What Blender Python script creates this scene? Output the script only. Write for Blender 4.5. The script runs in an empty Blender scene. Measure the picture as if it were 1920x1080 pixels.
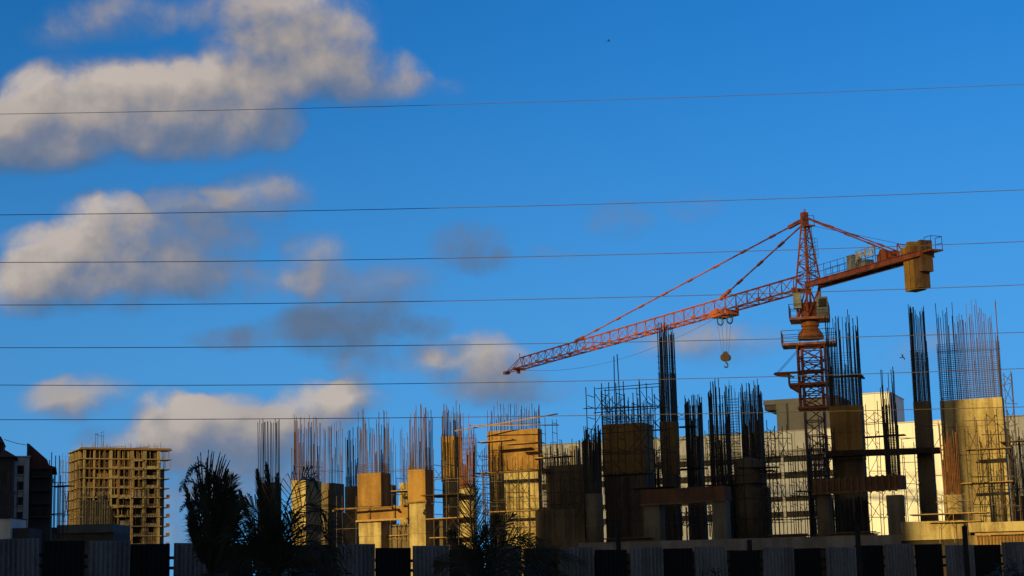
import bpy, bmesh, math, random
from mathutils import Vector, Matrix
R = math.radians
random.seed(7)
rnd = random.uniform
scene = bpy.context.scene
COL = scene.collection

# ------------------------------------------------------------------ camera
FPX = 3300.0                      # focal length in photo pixels (1920 wide)
PITCH, ROLL = R(9.9), R(1.39)
CAM = Vector((0, 0, 1.6))
_F = Vector((0, math.cos(PITCH), math.sin(PITCH)))
_R0 = Vector((1, 0, 0)); _U0 = Vector((0, -math.sin(PITCH), math.cos(PITCH)))
_R = _R0 * math.cos(ROLL) - _U0 * math.sin(ROLL)
_U = _U0 * math.cos(ROLL) + _R0 * math.sin(ROLL)
cd = bpy.data.cameras.new('camera'); cam = bpy.data.objects.new('camera', cd); COL.objects.link(cam)
cd.sensor_width = 36; cd.lens = 36 * FPX / 1920; cd.clip_start = 0.5; cd.clip_end = 20000
cam.matrix_world = Matrix(((_R.x, _U.x, -_F.x, CAM.x), (_R.y, _U.y, -_F.y, CAM.y), (_R.z, _U.z, -_F.z, CAM.z), (0, 0, 0, 1)))
scene.camera = cam

def ray(px, py): return _F + _R * ((px - 960) / FPX) - _U * ((py - 540) / FPX)
def P(px, py, Y):
    d = ray(px, py); return CAM + d * (Y / d.y)

# ------------------------------------------------------------------ light
SUN_AZ, SUN_EL = R(30), R(10)      # light travels 30 deg to the right of the view axis, sun low behind on the left
sd = bpy.data.lights.new('sun', 'SUN'); so = bpy.data.objects.new('sun', sd); COL.objects.link(so)
sd.energy = 5.0; sd.angle = R(0.5); sd.color = (1.0, 0.715, 0.26)
Ldir = Vector((math.sin(SUN_AZ) * math.cos(SUN_EL), math.cos(SUN_AZ) * math.cos(SUN_EL), -math.sin(SUN_EL)))
so.rotation_euler = Ldir.to_track_quat('-Z', 'Y').to_euler()
vs = scene.view_settings
scene.display_settings.display_device = 'sRGB'
vs.view_transform = 'Standard'; vs.look = 'None'; vs.exposure = 0.0; vs.gamma = 1.0; vs.use_curve_mapping = False
scene.cycles.max_bounces = 6
try: scene.cycles.use_denoising = True
except Exception: pass

# ------------------------------------------------------------------ world: Nishita sky and clouds by direction
W = bpy.data.worlds.new('World'); scene.world = W; W.use_nodes = True
nt = W.node_tree; nt.nodes.clear()

class NB:
    """small node expression helper"""
    def __init__(s, t): s.t = t
    def n(s, ty): return s.t.nodes.new(ty)
    def lk(s, a, b):
        if hasattr(a, 'is_linked'): s.t.links.new(a, b)
        else: b.default_value = a
    def m(s, op, a, b=None, c=None, clamp=False):
        x = s.n('ShaderNodeMath'); x.operation = op; x.use_clamp = clamp
        for i, v in enumerate((a, b, c)):
            if v is not None: s.lk(v, x.inputs[i])
        return x.outputs[0]
    def v(s, op, a, b=None, c=None):
        x = s.n('ShaderNodeVectorMath'); x.operation = op
        for i, v in enumerate((a, b, c)):
            if v is not None: s.lk(v, x.inputs[i])
        return x.outputs['Value'] if op in ('DOT_PRODUCT', 'LENGTH', 'DISTANCE') else x.outputs['Vector']
    def scale(s, a, f):
        x = s.n('ShaderNodeVectorMath'); x.operation = 'SCALE'; s.lk(a, x.inputs[0]); s.lk(f, x.inputs['Scale']); return x.outputs['Vector']
    def sep(s, a):
        x = s.n('ShaderNodeSeparateXYZ'); s.lk(a, x.inputs[0]); return x.outputs
    def comb(s, a, b, c):
        x = s.n('ShaderNodeCombineXYZ')
        for i, v in enumerate((a, b, c)): s.lk(v, x.inputs[i])
        return x.outputs[0]
    def noise(s, vec, scale, detail=6, rough=.55, dist=0.0):
        x = s.n('ShaderNodeTexNoise'); s.lk(vec, x.inputs['Vector'])
        x.inputs['Scale'].default_value = scale; x.inputs['Detail'].default_value = detail
        x.inputs['Roughness'].default_value = rough; x.inputs['Distortion'].default_value = dist
        return x.outputs['Fac']
    def smooth(s, v, a, b, lo=0., hi=1.):
        x = s.n('ShaderNodeMapRange'); x.interpolation_type = 'SMOOTHSTEP'
        s.lk(v, x.inputs['Value'])
        for k, q in (('From Min', a), ('From Max', b), ('To Min', lo), ('To Max', hi)): x.inputs[k].default_value = q
        return x.outputs['Result']
    def mix(s, f, a, b):
        x = s.n('ShaderNodeMix'); x.data_type = 'RGBA'
        s.lk(f, x.inputs[0]); s.lk(a, x.inputs[6]); s.lk(b, x.inputs[7]); return x.outputs[2]
nb = NB(nt)

# px, py, rx, ry, weight, greyness
CLOUDS = [
 (180,195,150,80,1.0,.0),(330,190,140,85,1.0,.1),(60,255,140,60,.9,.35),(415,160,80,75,1.0,.1),(160,255,210,52,.8,.35),
 (360,245,170,50,.8,.35),(500,215,70,75,.8,.3),(560,60,120,85,.95,.15),(615,110,80,75,.9,.1),(690,150,95,52,.75,.3),
 (520,125,75,70,.8,.3),(440,25,110,50,.55,.5),(230,30,130,42,.5,.55),(770,165,90,24,.4,.5),(110,60,60,40,.3,.6),(20,285,120,40,.8,.5),
 (190,420,75,62,1.0,.05),(130,485,125,62,1.0,.1),(75,535,115,55,1.0,.2),(235,500,115,75,.9,.3),(335,470,120,75,.62,.6),
 (340,385,100,36,.5,.8),(490,360,80,44,.75,.45),(405,530,130,36,.55,.6),(592,490,56,55,.62,.5),(605,540,70,38,.55,.6),
 (740,535,85,40,.5,.85),(465,430,90,40,.3,.8),(880,460,66,42,.75,1.15),(910,490,40,26,.5,1.2),(610,622,130,40,1.0,1.25),(700,598,70,38,.85,1.25),(805,606,45,22,.6,1.2),(440,635,70,20,.45,1.2),(560,605,60,26,.6,1.25),
 (730,677,95,32,.75,.35),(790,655,40,25,.6,.25),(895,685,85,52,.85,.35),(950,725,90,34,.5,.7),(1025,738,60,20,.5,.9),
 (1340,642,120,36,.40,.5),(1300,388,50,30,.30,.7),(1165,412,60,32,.35,.9),(150,748,90,34,.7,.4),(340,790,85,48,1.0,.05),(410,812,110,62,1.0,.3),
 (280,828,110,44,.8,.45),(590,765,70,45,1.0,.1),(665,748,50,34,.9,.1),(510,845,170,62,.85,.55),(360,960,90,75,.8,.5),(450,920,90,40,.6,.3),
 (1760,655,110,40,.22,.6),(1010,480,90,14,.2,.8),
]
geo = nb.n('ShaderNodeTexCoord').outputs['Generated']
dirn = nb.v('NORMALIZE', geo)
def density(vec, fine=True):
    """cloud density field along a direction: returns (density, greyness*field)"""
    warp = nb.n('ShaderNodeTexNoise'); nb.lk(vec, warp.inputs['Vector']); warp.inputs['Scale'].default_value = 24; warp.inputs['Detail'].default_value = 3
    wv = nb.v('SUBTRACT', warp.outputs['Color'], (.5, .5, .5))
    x, y, z = nb.sep(nb.v('MULTIPLY_ADD', wv, (.02, .0, .016), vec))
    yy = nb.m('MAXIMUM', y, 0.03)
    t = nb.comb(nb.m('DIVIDE', x, yy), nb.m('DIVIDE', z, yy), 0.0)
    acc = (0., 0., 0.)
    for (px, py, rx, ry, w, g) in CLOUDS:
        d = ray(px, py); c = (d.x / d.y, d.z / d.y)
        sx, sy = FPX / (rx * 1.42), FPX / (ry * 1.42)
        q = nb.v('MULTIPLY_ADD', t, (sx, sy, 0), (-c[0] * sx, -c[1] * sy, 0))
        f = nb.m('MULTIPLY_ADD', nb.v('DOT_PRODUCT', q, q), -1.0, 1.0, clamp=True)
        acc = nb.v('MULTIPLY_ADD', nb.comb(f, f, f), (w, w * g, 0), acc)
    F, G, _ = nb.sep(acc)
    gr = nb.m('DIVIDE', G, nb.m('MAXIMUM', F, .05))
    F = nb.m('MULTIPLY', nb.m('SUBTRACT', 1.0, nb.m('EXPONENT', nb.m('MULTIPLY', F, -1.0))), 1.3)
    # the same sort of scattered cloud carries on outside the frame
    ax = nb.v('DOT_PRODUCT', vec, tuple(_F))
    out = nb.smooth(ax, .955, .90)
    big = nb.noise(vec, 4.0, 4, .5)
    F = nb.m('MULTIPLY_ADD', nb.smooth(big, .52, .68), nb.m('MULTIPLY', out, .8), F)
    n1 = nb.noise(vec, 24, 10 if fine else 5, .64, .25)
    e = nb.m('MULTIPLY_ADD', nb.m('SUBTRACT', n1, .5), nb.smooth(F, -.05, .4, 0., 2.0), nb.m('SUBTRACT', F, .03))
    n3 = nb.noise(vec, 24, 4.5, .55)
    es = nb.m('MULTIPLY_ADD', nb.m('SUBTRACT', n3, .5), nb.smooth(F, -.05, .4, 0., 1.7), F)
    return e, gr, es
e0, g0, s0 = density(dirn)
sunoff = (_R * -0.5 + _U * 0.86) * 0.015
_e, _g, s1 = density(nb.v('NORMALIZE', nb.v('ADD', dirn, tuple(sunoff))), False)
slope = nb.m('SUBTRACT', s0, s1)
lit = nb.m('MULTIPLY_ADD', nb.m('SUBTRACT', e0, s0), .22, nb.m('MULTIPLY_ADD', slope, .80, .48), clamp=True)
lit = nb.m('MULTIPLY', lit, nb.m('MULTIPLY_ADD', g0, -.72, 1.0), clamp=True)
# sunlit tops are crisp, shaded bases fray out
alpha = nb.smooth(nb.m('MULTIPLY', e0, nb.m('MULTIPLY_ADD', lit, .42, .82)), -.06, 1.06)
ramp = nb.n('ShaderNodeValToRGB'); nb.lk(lit, ramp.inputs[0])
cr = ramp.color_ramp
cr.elements[0].position = 0.0; cr.elements[0].color = (.08, .14, .24, 1)
cr.elements[1].position = 1.0; cr.elements[1].color = (.58, .495, .42, 1)
el = cr.elements.new(.34); el.color = (.185, .21, .28, 1)
el = cr.elements.new(.6); el.color = (.37, .325, .295, 1)

sky = nb.n('ShaderNodeTexSky'); sky.sky_type = 'NISHITA'; sky.sun_disc = False
sky.sun_elevation = SUN_EL; sky.sun_rotation = math.atan2(-Ldir.x, -Ldir.y)
sky.air_density = 1.0; sky.dust_density = 0.3; sky.ozone_density = 2.0
SKY_STR = 0.10
_sx, _sy, _sz = nb.sep(dirn)
nb.lk(nb.comb(_sx, _sy, nb.m('MULTIPLY_ADD', _sz, 0.50, .195)), sky.inputs['Vector'])
hs = nb.n('ShaderNodeHueSaturation'); nb.lk(sky.outputs[0], hs.inputs['Color'])
hs.inputs['Saturation'].default_value = 1.12; hs.inputs['Value'].default_value = 1.0
gm = nb.n('ShaderNodeGamma'); nb.lk(nb.v('MULTIPLY', hs.outputs[0], (SKY_STR, 1.22 * SKY_STR, 1.75 * SKY_STR)), gm.inputs[0]); gm.inputs[1].default_value = 1.6
skyc = nb.v('MULTIPLY', gm.outputs[0], (.60 / SKY_STR, 1.46 / SKY_STR, 1.08 / SKY_STR))
skyc = nb.mix(nb.smooth(_sz, .34, .02, 0., .55), skyc, (.125 / SKY_STR, .36 / SKY_STR, .68 / SKY_STR, 1))      # paler air low down
# towards the sun the sky keeps the untouched pale, warm look of the model
toward = nb.v('DOT_PRODUCT', dirn, tuple(-Ldir))
sky2 = nb.n('ShaderNodeTexSky'); sky2.sky_type = 'NISHITA'; sky2.sun_disc = False
sky2.sun_elevation = SUN_EL; sky2.sun_rotation = sky.sun_rotation; sky2.air_density = 1.0; sky2.dust_density = 1.5; sky2.ozone_density = 1.0
skyc = nb.mix(nb.smooth(toward, -.35, .75), skyc, nb.scale(sky2.outputs[0], .42))
CLOUD_GAIN = 1.0 / SKY_STR
cloudc = nb.scale(ramp.outputs[0], CLOUD_GAIN)
col = nb.mix(nb.m('MULTIPLY', alpha, .93), skyc, cloudc)
bg = nb.n('ShaderNodeBackground'); nb.lk(col, bg.inputs['Color']); bg.inputs['Strength'].default_value = SKY_STR
ow = nb.n('ShaderNodeOutputWorld'); nt.links.new(bg.outputs[0], ow.inputs[0])

# ------------------------------------------------------------------ materials
def material(name, c1, c2=None, rough=.85, scale=1.2, streak=None, bump=0., metal=0., grain=14.):
    """mottled surface: two base colours broken up by noise, optional vertical streaks (stain or board marks)"""
    m = bpy.data.materials.new(name); m.use_nodes = True
    t = m.node_tree; b = t.nodes['Principled BSDF']; n = NB(t)
    b.inputs['Roughness'].default_value = rough; b.inputs['Metallic'].default_value = metal
    c2 = c2 or tuple(v * .6 for v in c1)
    pos = n.n('ShaderNodeNewGeometry').outputs['Position']
    f = n.noise(pos, scale, 6, .62)
    g = n.noise(pos, grain, 4, .6)
    f = n.m('MULTIPLY_ADD', n.m('SUBTRACT', g, .5), .5, f)
    if streak:
        st = n.noise(n.v('MULTIPLY', pos, (1, 1, .06)), streak, 5, .6)
        f = n.m('MULTIPLY_ADD', n.m('SUBTRACT', st, .5), 1.2, f)
    f = n.smooth(f, .28, .74)
    c = n.mix(f, (*c2, 1), (*c1, 1))
    n.lk(c, b.inputs['Base Color'])
    if bump:
        bp = n.n('ShaderNodeBump'); bp.inputs['Strength'].default_value = bump; bp.inputs['Distance'].default_value = .05
        n.lk(f, bp.inputs['Height']); n.lk(bp.outputs[0], b.inputs['Normal'])
    return m
M = {}
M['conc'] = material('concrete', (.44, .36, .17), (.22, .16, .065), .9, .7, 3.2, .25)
M['brown'] = material('shuttered_concrete', (.35, .20, .048), (.18, .09, .02), .85, .5, 1.2, .2)
M['redform'] = material('shaded_red_formwork', (.16, .07, .033), (.09, .042, .022), .8, .8, 1.5, .15)  # reddish formwork, its colour darkened for the shade on it
M['darkconc'] = material('shaded_concrete', (.15, .115, .068), (.085, .062, .036), .9, .6, 2.5, .25)  # concrete copy with shade put into its colour
M['legconc'] = material('mid_tone_concrete', (.20, .17, .12), (.12, .10, .07), .9, .5, 2.2, .2)  # concrete tone between the grey and the dark mix
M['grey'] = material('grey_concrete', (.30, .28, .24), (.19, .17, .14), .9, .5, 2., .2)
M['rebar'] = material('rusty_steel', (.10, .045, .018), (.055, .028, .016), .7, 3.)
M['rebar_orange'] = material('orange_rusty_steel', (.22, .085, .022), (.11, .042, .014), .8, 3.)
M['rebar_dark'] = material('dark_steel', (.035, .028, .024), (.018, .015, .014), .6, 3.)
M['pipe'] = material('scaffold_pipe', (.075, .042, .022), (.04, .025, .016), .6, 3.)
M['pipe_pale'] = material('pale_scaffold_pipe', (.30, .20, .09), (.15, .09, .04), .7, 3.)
M['plank'] = material('timber_plank', (.22, .13, .05), (.10, .06, .025), .85, 3.)
M['plank_pale'] = material('pale_timber', (.42, .28, .11), (.26, .16, .06), .85, 3.)
M['plank_dark'] = material('dark_timber', (.045, .032, .02), (.022, .016, .011), .9, 3.)
M['crane'] = material('red_oxide_paint', (.43, .115, .036), (.25, .06, .022), .55, 1.8, 1.5, .1)
M['crane_orange'] = material('orange_paint', (.44, .16, .045), (.26, .09, .028), .6, 1.6, 1.5, .1)
M['weight'] = material('yellow_painted_concrete', (.50, .29, .055), (.34, .18, .035), .85, 1.2, 3.5, .2)
M['weight_dark'] = material('darker_brown_mix', (.22, .12, .05), (.12, .065, .028), .9, 1.2, 3., .2)  # darker brown mix for the two outermost slabs
M['cabgrey'] = material('grey_cabin_paint', (.32, .34, .33), (.2, .21, .2), .5, 1.5)
M['cabteal'] = material('teal_cabin_paint', (.07, .13, .14), (.035, .06, .07), .4, 1.5)
M['cabblue'] = material('blue_cabin_paint', (.03, .07, .16), (.02, .04, .09), .4, 1.5)
M['rail'] = material('thin_rail_steel', (.09, .07, .06), (.05, .04, .035), .5, 2.)
M['letter'] = material('white_letter_paint', (.72, .72, .66), (.5, .5, .46), .6, 2.)
M['teal'] = material('teal_ring_steel', (.04, .09, .11), (.025, .06, .075), .5, 2.)
M['rope'] = material('steel_rope', (.11, .10, .09), (.07, .06, .055), .5, 2.)
M['hook'] = material('grimy_hook_steel', (.12, .08, .045), (.06, .04, .025), .6, 6.)
M['wire'] = material('weathered_cable', (.11, .09, .055), (.07, .06, .04), .6, 1.)
M['white'] = material('white_cladding', (.76, .775, .77), (.64, .65, .645), .75, .25, .6)
M['whiteband'] = material('pale_grey_render', (.52, .50, .47), (.42, .40, .37), .8, .3, .6)
M['shadeclad'] = material('shaded_grey_render', (.22, .22, .22), (.17, .17, .17), .8, .3, .5)  # darkened so the rooftop block reads as fully shaded
M['glass'] = material('dark_window_glass', (.055, .05, .042), (.025, .023, .02), .6, .3)
M['glass'].node_tree.nodes['Principled BSDF'].inputs['Specular IOR Level'].default_value = .12

M['seam'] = material('dark_joint', (.10, .10, .10), None, .8)
M['towconc'] = material('fresh_tower_concrete', (.25, .205, .115), (.13, .10, .055), .9, .12, .4)
M['towblock'] = material('blockwork', (.15, .10, .045), (.08, .055, .027), .9, .2, .3)
M['towdark'] = material('tower_void_shade', (.03, .021, .012), (.014, .010, .007), .9, .3)
M['towgrey'] = material('grey_tower_render', (.13, .13, .13), (.07, .07, .07), .9, .3)
M['nearblack'] = material('near_black_sheet', (.018, .014, .010), (.008, .006, .005), .95, .15)
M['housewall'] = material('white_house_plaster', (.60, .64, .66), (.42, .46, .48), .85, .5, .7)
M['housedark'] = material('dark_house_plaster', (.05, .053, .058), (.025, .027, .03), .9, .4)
M['teatile'] = material('maroon_roof_tiles', (.10, .028, .022), (.055, .018, .015), .8, 2.)
M['gable'] = material('slate_blue_gable_render', (.06, .085, .10), (.035, .05, .06), .85, .6)
M['sheet'] = material('galvanised_sheet', (.21, .225, .24), (.11, .12, .13), .7, .9, 4., .1, 0.)
M['sheetdark'] = material('black_painted_sheet', (.012, .012, .013), (.006, .006, .007), 1., .9)
M['postm'] = material('dark_timber_post', (.03, .024, .018), (.015, .012, .01), .9, 3.)
M['frond'] = material('palm_leaf', (.026, .034, .013), (.014, .02, .008), .6, 3.)
M['frond_dry'] = material('dry_palm_leaf', (.035, .026, .014), (.018, .014, .008), .8, 3.)
M['trunk'] = material('palm_trunk', (.05, .038, .026), (.025, .019, .014), .95, 5., None, .3)
M['shrub'] = material('shrub_leaf', (.03, .04, .015), (.014, .02, .008), .6, 4.)
M['earth'] = material('bare_earth', (.11, .085, .055), (.07, .052, .034), .95, .15, None, .1)
M['road'] = material('asphalt', (.055, .053, .05), (.04, .039, .037), .9, .4)
M['bird'] = material('dark_feathers', (.02, .02, .022), (.01, .01, .011), .7, 9.)
M['shadewall'] = material('shade_block_plaster', (.42, .38, .31), (.30, .27, .22), .85, .2, .5)

# ------------------------------------------------------------------ helpers
def mesh_from(name, verts, faces, m, smooth=False):
    me = bpy.data.meshes.new(name); me.from_pydata([tuple(v) for v in verts], [], faces); me.update()
    if m is not None: me.materials.append(M[m])
    if smooth: me.polygons.foreach_set('use_smooth', [True] * len(me.polygons))
    return me
def tag(o, label=None, cat=None, group=None, kind=None):
    if label: o['label'] = label
    if cat: o['category'] = cat
    if group: o['group'] = group
    if kind: o['kind'] = kind
    return o
BASE = {}
def thing(name, label, cat, loc, group=None):
    o = bpy.data.objects.new(name, None); COL.objects.link(o); o.location = loc
    o.empty_display_size = .2
    tag(o, label, cat, group, 'thing'); BASE[o.name] = Vector(loc); return o
_unit = {}
def unit(shape, m):
    k = (shape, m)
    if k in _unit: return _unit[k]
    if shape == 'box':
        v = [(x, y, z) for x in (-.5, .5) for y in (-.5, .5) for z in (-.5, .5)]
        f = [(0, 1, 3, 2), (4, 6, 7, 5), (0, 4, 5, 1), (2, 3, 7, 6), (0, 2, 6, 4), (1, 5, 7, 3)]
        me = mesh_from('box_' + m, v, f, m)
    else:
        n = int(shape[3:])
        v = [(math.cos(2 * math.pi * i / n), math.sin(2 * math.pi * i / n), z) for z in (0, 1) for i in range(n)]
        f = [(i, (i + 1) % n, n + (i + 1) % n, n + i) for i in range(n)] + [tuple(range(n - 1, -1, -1)), tuple(range(n, 2 * n))]
        me = mesh_from(shape + '_' + m, v, f, m, n > 6)
        if n > 6:
            for p in me.polygons[-2:]: p.use_smooth = False
    _unit[k] = me; return me
# parts that own sub-parts sit at their own mesh origin; sub(parent) converts world placement into the part's space
def place(name, me, parent, mat4):
    """world-placed part or sub-part under parent"""
    o = bpy.data.objects.new(name, me); COL.objects.link(o)
    if parent is None: o.matrix_world = mat4; return o
    o.parent = parent
    o.matrix_parent_inverse = WM(parent).inverted()      # exact even under a scaled part: matrix_basis is the world placement
    o.matrix_basis = mat4
    return o
def WM(o): return o.matrix_basis.copy() if o.type != 'EMPTY' else Matrix.Translation(o.location)
def bar(name, p, q, r, m, parent, n=5):
    p, q = Vector(p), Vector(q); d = q - p; L = d.length
    rot = d.to_track_quat('Z', 'Y').to_matrix().to_4x4()
    return place(name, unit('cyl%d' % n, m), parent, Matrix.Translation(p) @ rot @ Matrix.Diagonal((r, r, L, 1)))
def sqbar(name, p, q, w, h, m, parent):
    p, q = Vector(p), Vector(q); d = q - p; L = d.length
    z = d.normalized(); x = z.cross(Vector((0, 0, 1)))
    x = x.normalized() if x.length > 1e-4 else Vector((1, 0, 0)); y = z.cross(x)
    mm = Matrix((( x.x, y.x, z.x, 0), (x.y, y.y, z.y, 0), (x.z, y.z, z.z, 0), (0, 0, 0, 1)))
    return place(name, unit('box', m), parent, Matrix.Translation((p + q) / 2) @ mm @ Matrix.Diagonal((w, h, L, 1)))
def box(name, c, size, rz, m, parent):
    return place(name, unit('box', m), parent, Matrix.Translation(Vector(c)) @ Matrix.Rotation(rz, 4, 'Z') @ Matrix.Diagonal((*size, 1)))
class MB:
    """collects shapes into one mesh"""
    def __init__(s): s.v = []; s.f = []
    def box(s, c, size, rz=0.):
        b = len(s.v); c = Vector(c); ca, sa = math.cos(rz), math.sin(rz)
        for x in (-.5, .5):
            for y in (-.5, .5):
                for z in (-.5, .5):
                    X, Y = x * size[0], y * size[1]
                    s.v.append((c.x + X * ca - Y * sa, c.y + X * sa + Y * ca, c.z + z * size[2]))
        s.f += [tuple(b + i for i in f) for f in ((0, 1, 3, 2), (4, 6, 7, 5), (0, 4, 5, 1), (2, 3, 7, 6), (0, 2, 6, 4), (1, 5, 7, 3))]
    def bar(s, p, q, r, n=4):
        p, q = Vector(p), Vector(q); d = (q - p).normalized()
        a = d.cross(Vector((0, 0, 1)));
        a = a.normalized() if a.length > 1e-4 else Vector((1, 0, 0)); b = d.cross(a); k = len(s.v)
        for e in (p, q):
            for i in range(n):
                t = 2 * math.pi * (i + .5) / n; s.v.append(tuple(e + a * (r * math.cos(t)) + b * (r * math.sin(t))))
        s.f += [(k + i, k + (i + 1) % n, k + n + (i + 1) % n, k + n + i) for i in range(n)]
        s.f += [tuple(k + i for i in range(n - 1, -1, -1)), tuple(k + n + i for i in range(n))]
    def tube(s, pts, r, n=5, closed=False):
        pts = [Vector(p) for p in pts]; N = len(pts); k = len(s.v)
        for i, p in enumerate(pts):
            d = (pts[(i + 1) % N] - pts[i - 1]) if closed else (pts[min(i + 1, N - 1)] - pts[max(i - 1, 0)])
            d.normalize(); a = d.cross(Vector((0, 0, 1)))
            a = a.normalized() if a.length > 1e-3 else Vector((1, 0, 0)); b = d.cross(a)
            rr = r[i] if isinstance(r, (list, tuple)) else r
            for j in range(n):
                t = 2 * math.pi * j / n; s.v.append(tuple(p + a * (rr * math.cos(t)) + b * (rr * math.sin(t))))
        for i in range(N if closed else N - 1):
            i2 = (i + 1) % N
            s.f += [(k + i * n + j, k + i * n + (j + 1) % n, k + i2 * n + (j + 1) % n, k + i2 * n + j) for j in range(n)]
        if not closed:
            s.f += [tuple(k + j for j in range(n - 1, -1, -1)), tuple(k + (N - 1) * n + j for j in range(n))]
    def lathe(s, c, prof, n=24):
        k = len(s.v); c = Vector(c)
        for (r, z) in prof:
            for j in range(n):
                t = 2 * math.pi * j / n; s.v.append((c.x + r * math.cos(t), c.y + r * math.sin(t), c.z + z))
        for i in range(len(prof) - 1):
            s.f += [(k + i * n + j, k + i * n + (j + 1) % n, k + (i + 1) * n + (j + 1) % n, k + (i + 1) * n + j) for j in range(n)]
        s.f += [tuple(k + j for j in range(n - 1, -1, -1)), tuple(k + (len(prof) - 1) * n + j for j in range(n))]
    def poly(s, pts):
        k = len(s.v); s.v += [tuple(p) for p in pts]; s.f.append(tuple(range(k, k + len(pts))))
    def prism(s, pts, off):
        """closed polygon pts extruded along off"""
        n = len(pts); k = len(s.v); off = Vector(off)
        s.v += [tuple(p) for p in pts] + [tuple(Vector(p) + off) for p in pts]
        s.f += [tuple(range(k + n - 1, k - 1, -1)), tuple(range(k + n, k + 2 * n))]
        s.f += [(k + i, k + (i + 1) % n, k + n + (i + 1) % n, k + n + i) for i in range(n)]
    def build(s, name, m, parent=None, smooth=False, kind=None):
        me = mesh_from(name, s.v, s.f, m, smooth)
        bm = bmesh.new(); bm.from_mesh(me); bmesh.ops.recalc_face_normals(bm, faces=bm.faces); bm.to_mesh(me); bm.free()
        o = place(name, me, parent, Matrix.Identity(4))
        if kind: o['kind'] = kind
        return o

class Fr:
    """a plan frame whose front edge spans two photo columns at distance Y: a to the right, b backwards"""
    def __init__(s, pxL, pxR, py, Y, phi):
        s.phi = phi; s.c, s.s = math.cos(phi), math.sin(phi)
        s.p = P(pxL, py, Y); d = ray(pxR, py); k = d.x / d.y
        s.w = (k * s.p.y - s.p.x) / (s.c + k * s.s); s.Y = Y; s.pxL = pxL; s.pxR = pxR
    def at(s, a, b, z): return Vector((s.p.x + a * s.c + b * s.s, s.p.y - a * s.s + b * s.c, z))
    def z(s, py): return P((s.pxL + s.pxR) / 2, py, s.at(s.w / 2, 0, 0).y).z
    def box(s, name, a0, a1, b0, b1, z0, z1, m, parent):
        return box(name, s.at((a0 + a1) / 2, (b0 + b1) / 2, (z0 + z1) / 2), (abs(a1 - a0), abs(b1 - b0), abs(z1 - z0)), -s.phi, m, parent)
PHI = R(20)

# ------------------------------------------------------------------ ground
def sheet(name, x0, x1, y0, y1, z, m):
    o = place(name, mesh_from(name, [(x0, y0, z), (x1, y0, z), (x1, y1, z), (x0, y1, z)], [(0, 1, 2, 3)], m), None, Matrix.Identity(4))
    return tag(o, kind='structure')
sheet('ground', -9000, 9000, -9000, 9000, 0, 'earth')
sheet('road', -160, 160, 6, 19, .004, 'road')

# ------------------------------------------------------------------ unseen blocks added behind the camera to shade the foreground and parts of the site
def light_frame(u, s):  # u across the sunlight, s along it
    return Vector((u * math.cos(SUN_AZ) + s * math.sin(SUN_AZ), -u * math.sin(SUN_AZ) + s * math.cos(SUN_AZ), 0))
def shade_block(label, u0, u1, s0, s1, h, h2=0.):
    """unseen blocker: solid up to h, then upright fins up to h2 that thin the sun"""
    c = light_frame((u0 + u1) / 2, (s0 + s1) / 2); rz = -SUN_AZ
    t = thing('unseen_shade_block', label, 'unseen shade block', c, None)
    box('wall', c + Vector((0, 0, h / 2)), (u1 - u0, s1 - s0, h), rz, 'shadewall', t)
    ex = Vector((math.cos(rz), math.sin(rz), 0)); ey = Vector((-math.sin(rz), math.cos(rz), 0))
    for k in range(int(h / 3.2)):
        for j in range(int((u1 - u0) / 4)):
            box('window', c + ex * (-(u1 - u0) / 2 + 2 + 4 * j) + ey * ((s1 - s0) / 2 - .03) + Vector((0, 0, 1.6 + 3.2 * k)), (1.6, .1, 1.5), rz, 'glass', t) if k < 6 else None
    if h2:
        n = int((u1 - u0) / .9); st = (u1 - u0 - .5) / n
        for i in range(n + 1):
            box('sun_filter_fin', c + ex * (-(u1 - u0) / 2 + .25 + st * i) + ey * ((s1 - s0) / 2 - .6) + Vector((0, 0, (h + h2) / 2)), (.66, .5, h2 - h - .01), rz, 'shadewall', t)  # fins added with gaps that pass part of the sun
        box('roof', c + Vector((0, 0, h2 + .3)), (u1 - u0, s1 - s0, .6), rz, 'shadewall', t)
    else: box('parapet', c + Vector((0, 0, h + .3)), (u1 - u0 - .4, s1 - s0 - .4, .6), rz, 'shadewall', t)
    return t
shade_block('tall added shade block, finned top thinning the sun, west of the gap behind the street', -112, -66.6, -62, -44, 42, 76)
shade_block('tall added shade block, finned top thinning the sun, east of the gap behind the street', -48.2, -28.0, -62, -46, 44, 67)
shade_block('low added shade block along the street behind the viewer', -27.9, 22, -46, -34, 19)

# ------------------------------------------------------------------ columns and walls with their reinforcement
def bars_on(t, pts, z0, ztop, jit, m, r, lean=.012, short=.35):
    for (x, y) in pts:
        k = rnd(0, 1)
        z1 = ztop - rnd(0, jit) if k > short else z0 + (ztop - z0) * rnd(.3, .85)
        L = z1 - z0
        mm = m if isinstance(m, str) else random.choice(m)
        bar('rebar', (x, y, z0), (x + rnd(-lean, lean) * L, y + rnd(-lean, lean) * L, z1), r * rnd(.85, 1.1), mm, t, 4)
def perimeter(fr, d, na, nbk, inset=.06, a0=0., a1=None, b0=0.):
    a1 = fr.w if a1 is None else a1
    pts = []
    for i in range(na):
        a = a0 + inset + (a1 - a0 - 2 * inset) * (i + rnd(-.42, .42)) / max(1, na - 1)
        for b in (b0 + inset, b0 + d - inset): q = fr.at(a, b, 0); pts.append((q.x, q.y))
    for i in range(nbk):
        b = b0 + inset + (d - 2 * inset) * (i + 1) / (nbk + 1)
        for a in (a0 + inset, a1 - inset): q = fr.at(a, b, 0); pts.append((q.x, q.y))
    return pts
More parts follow.
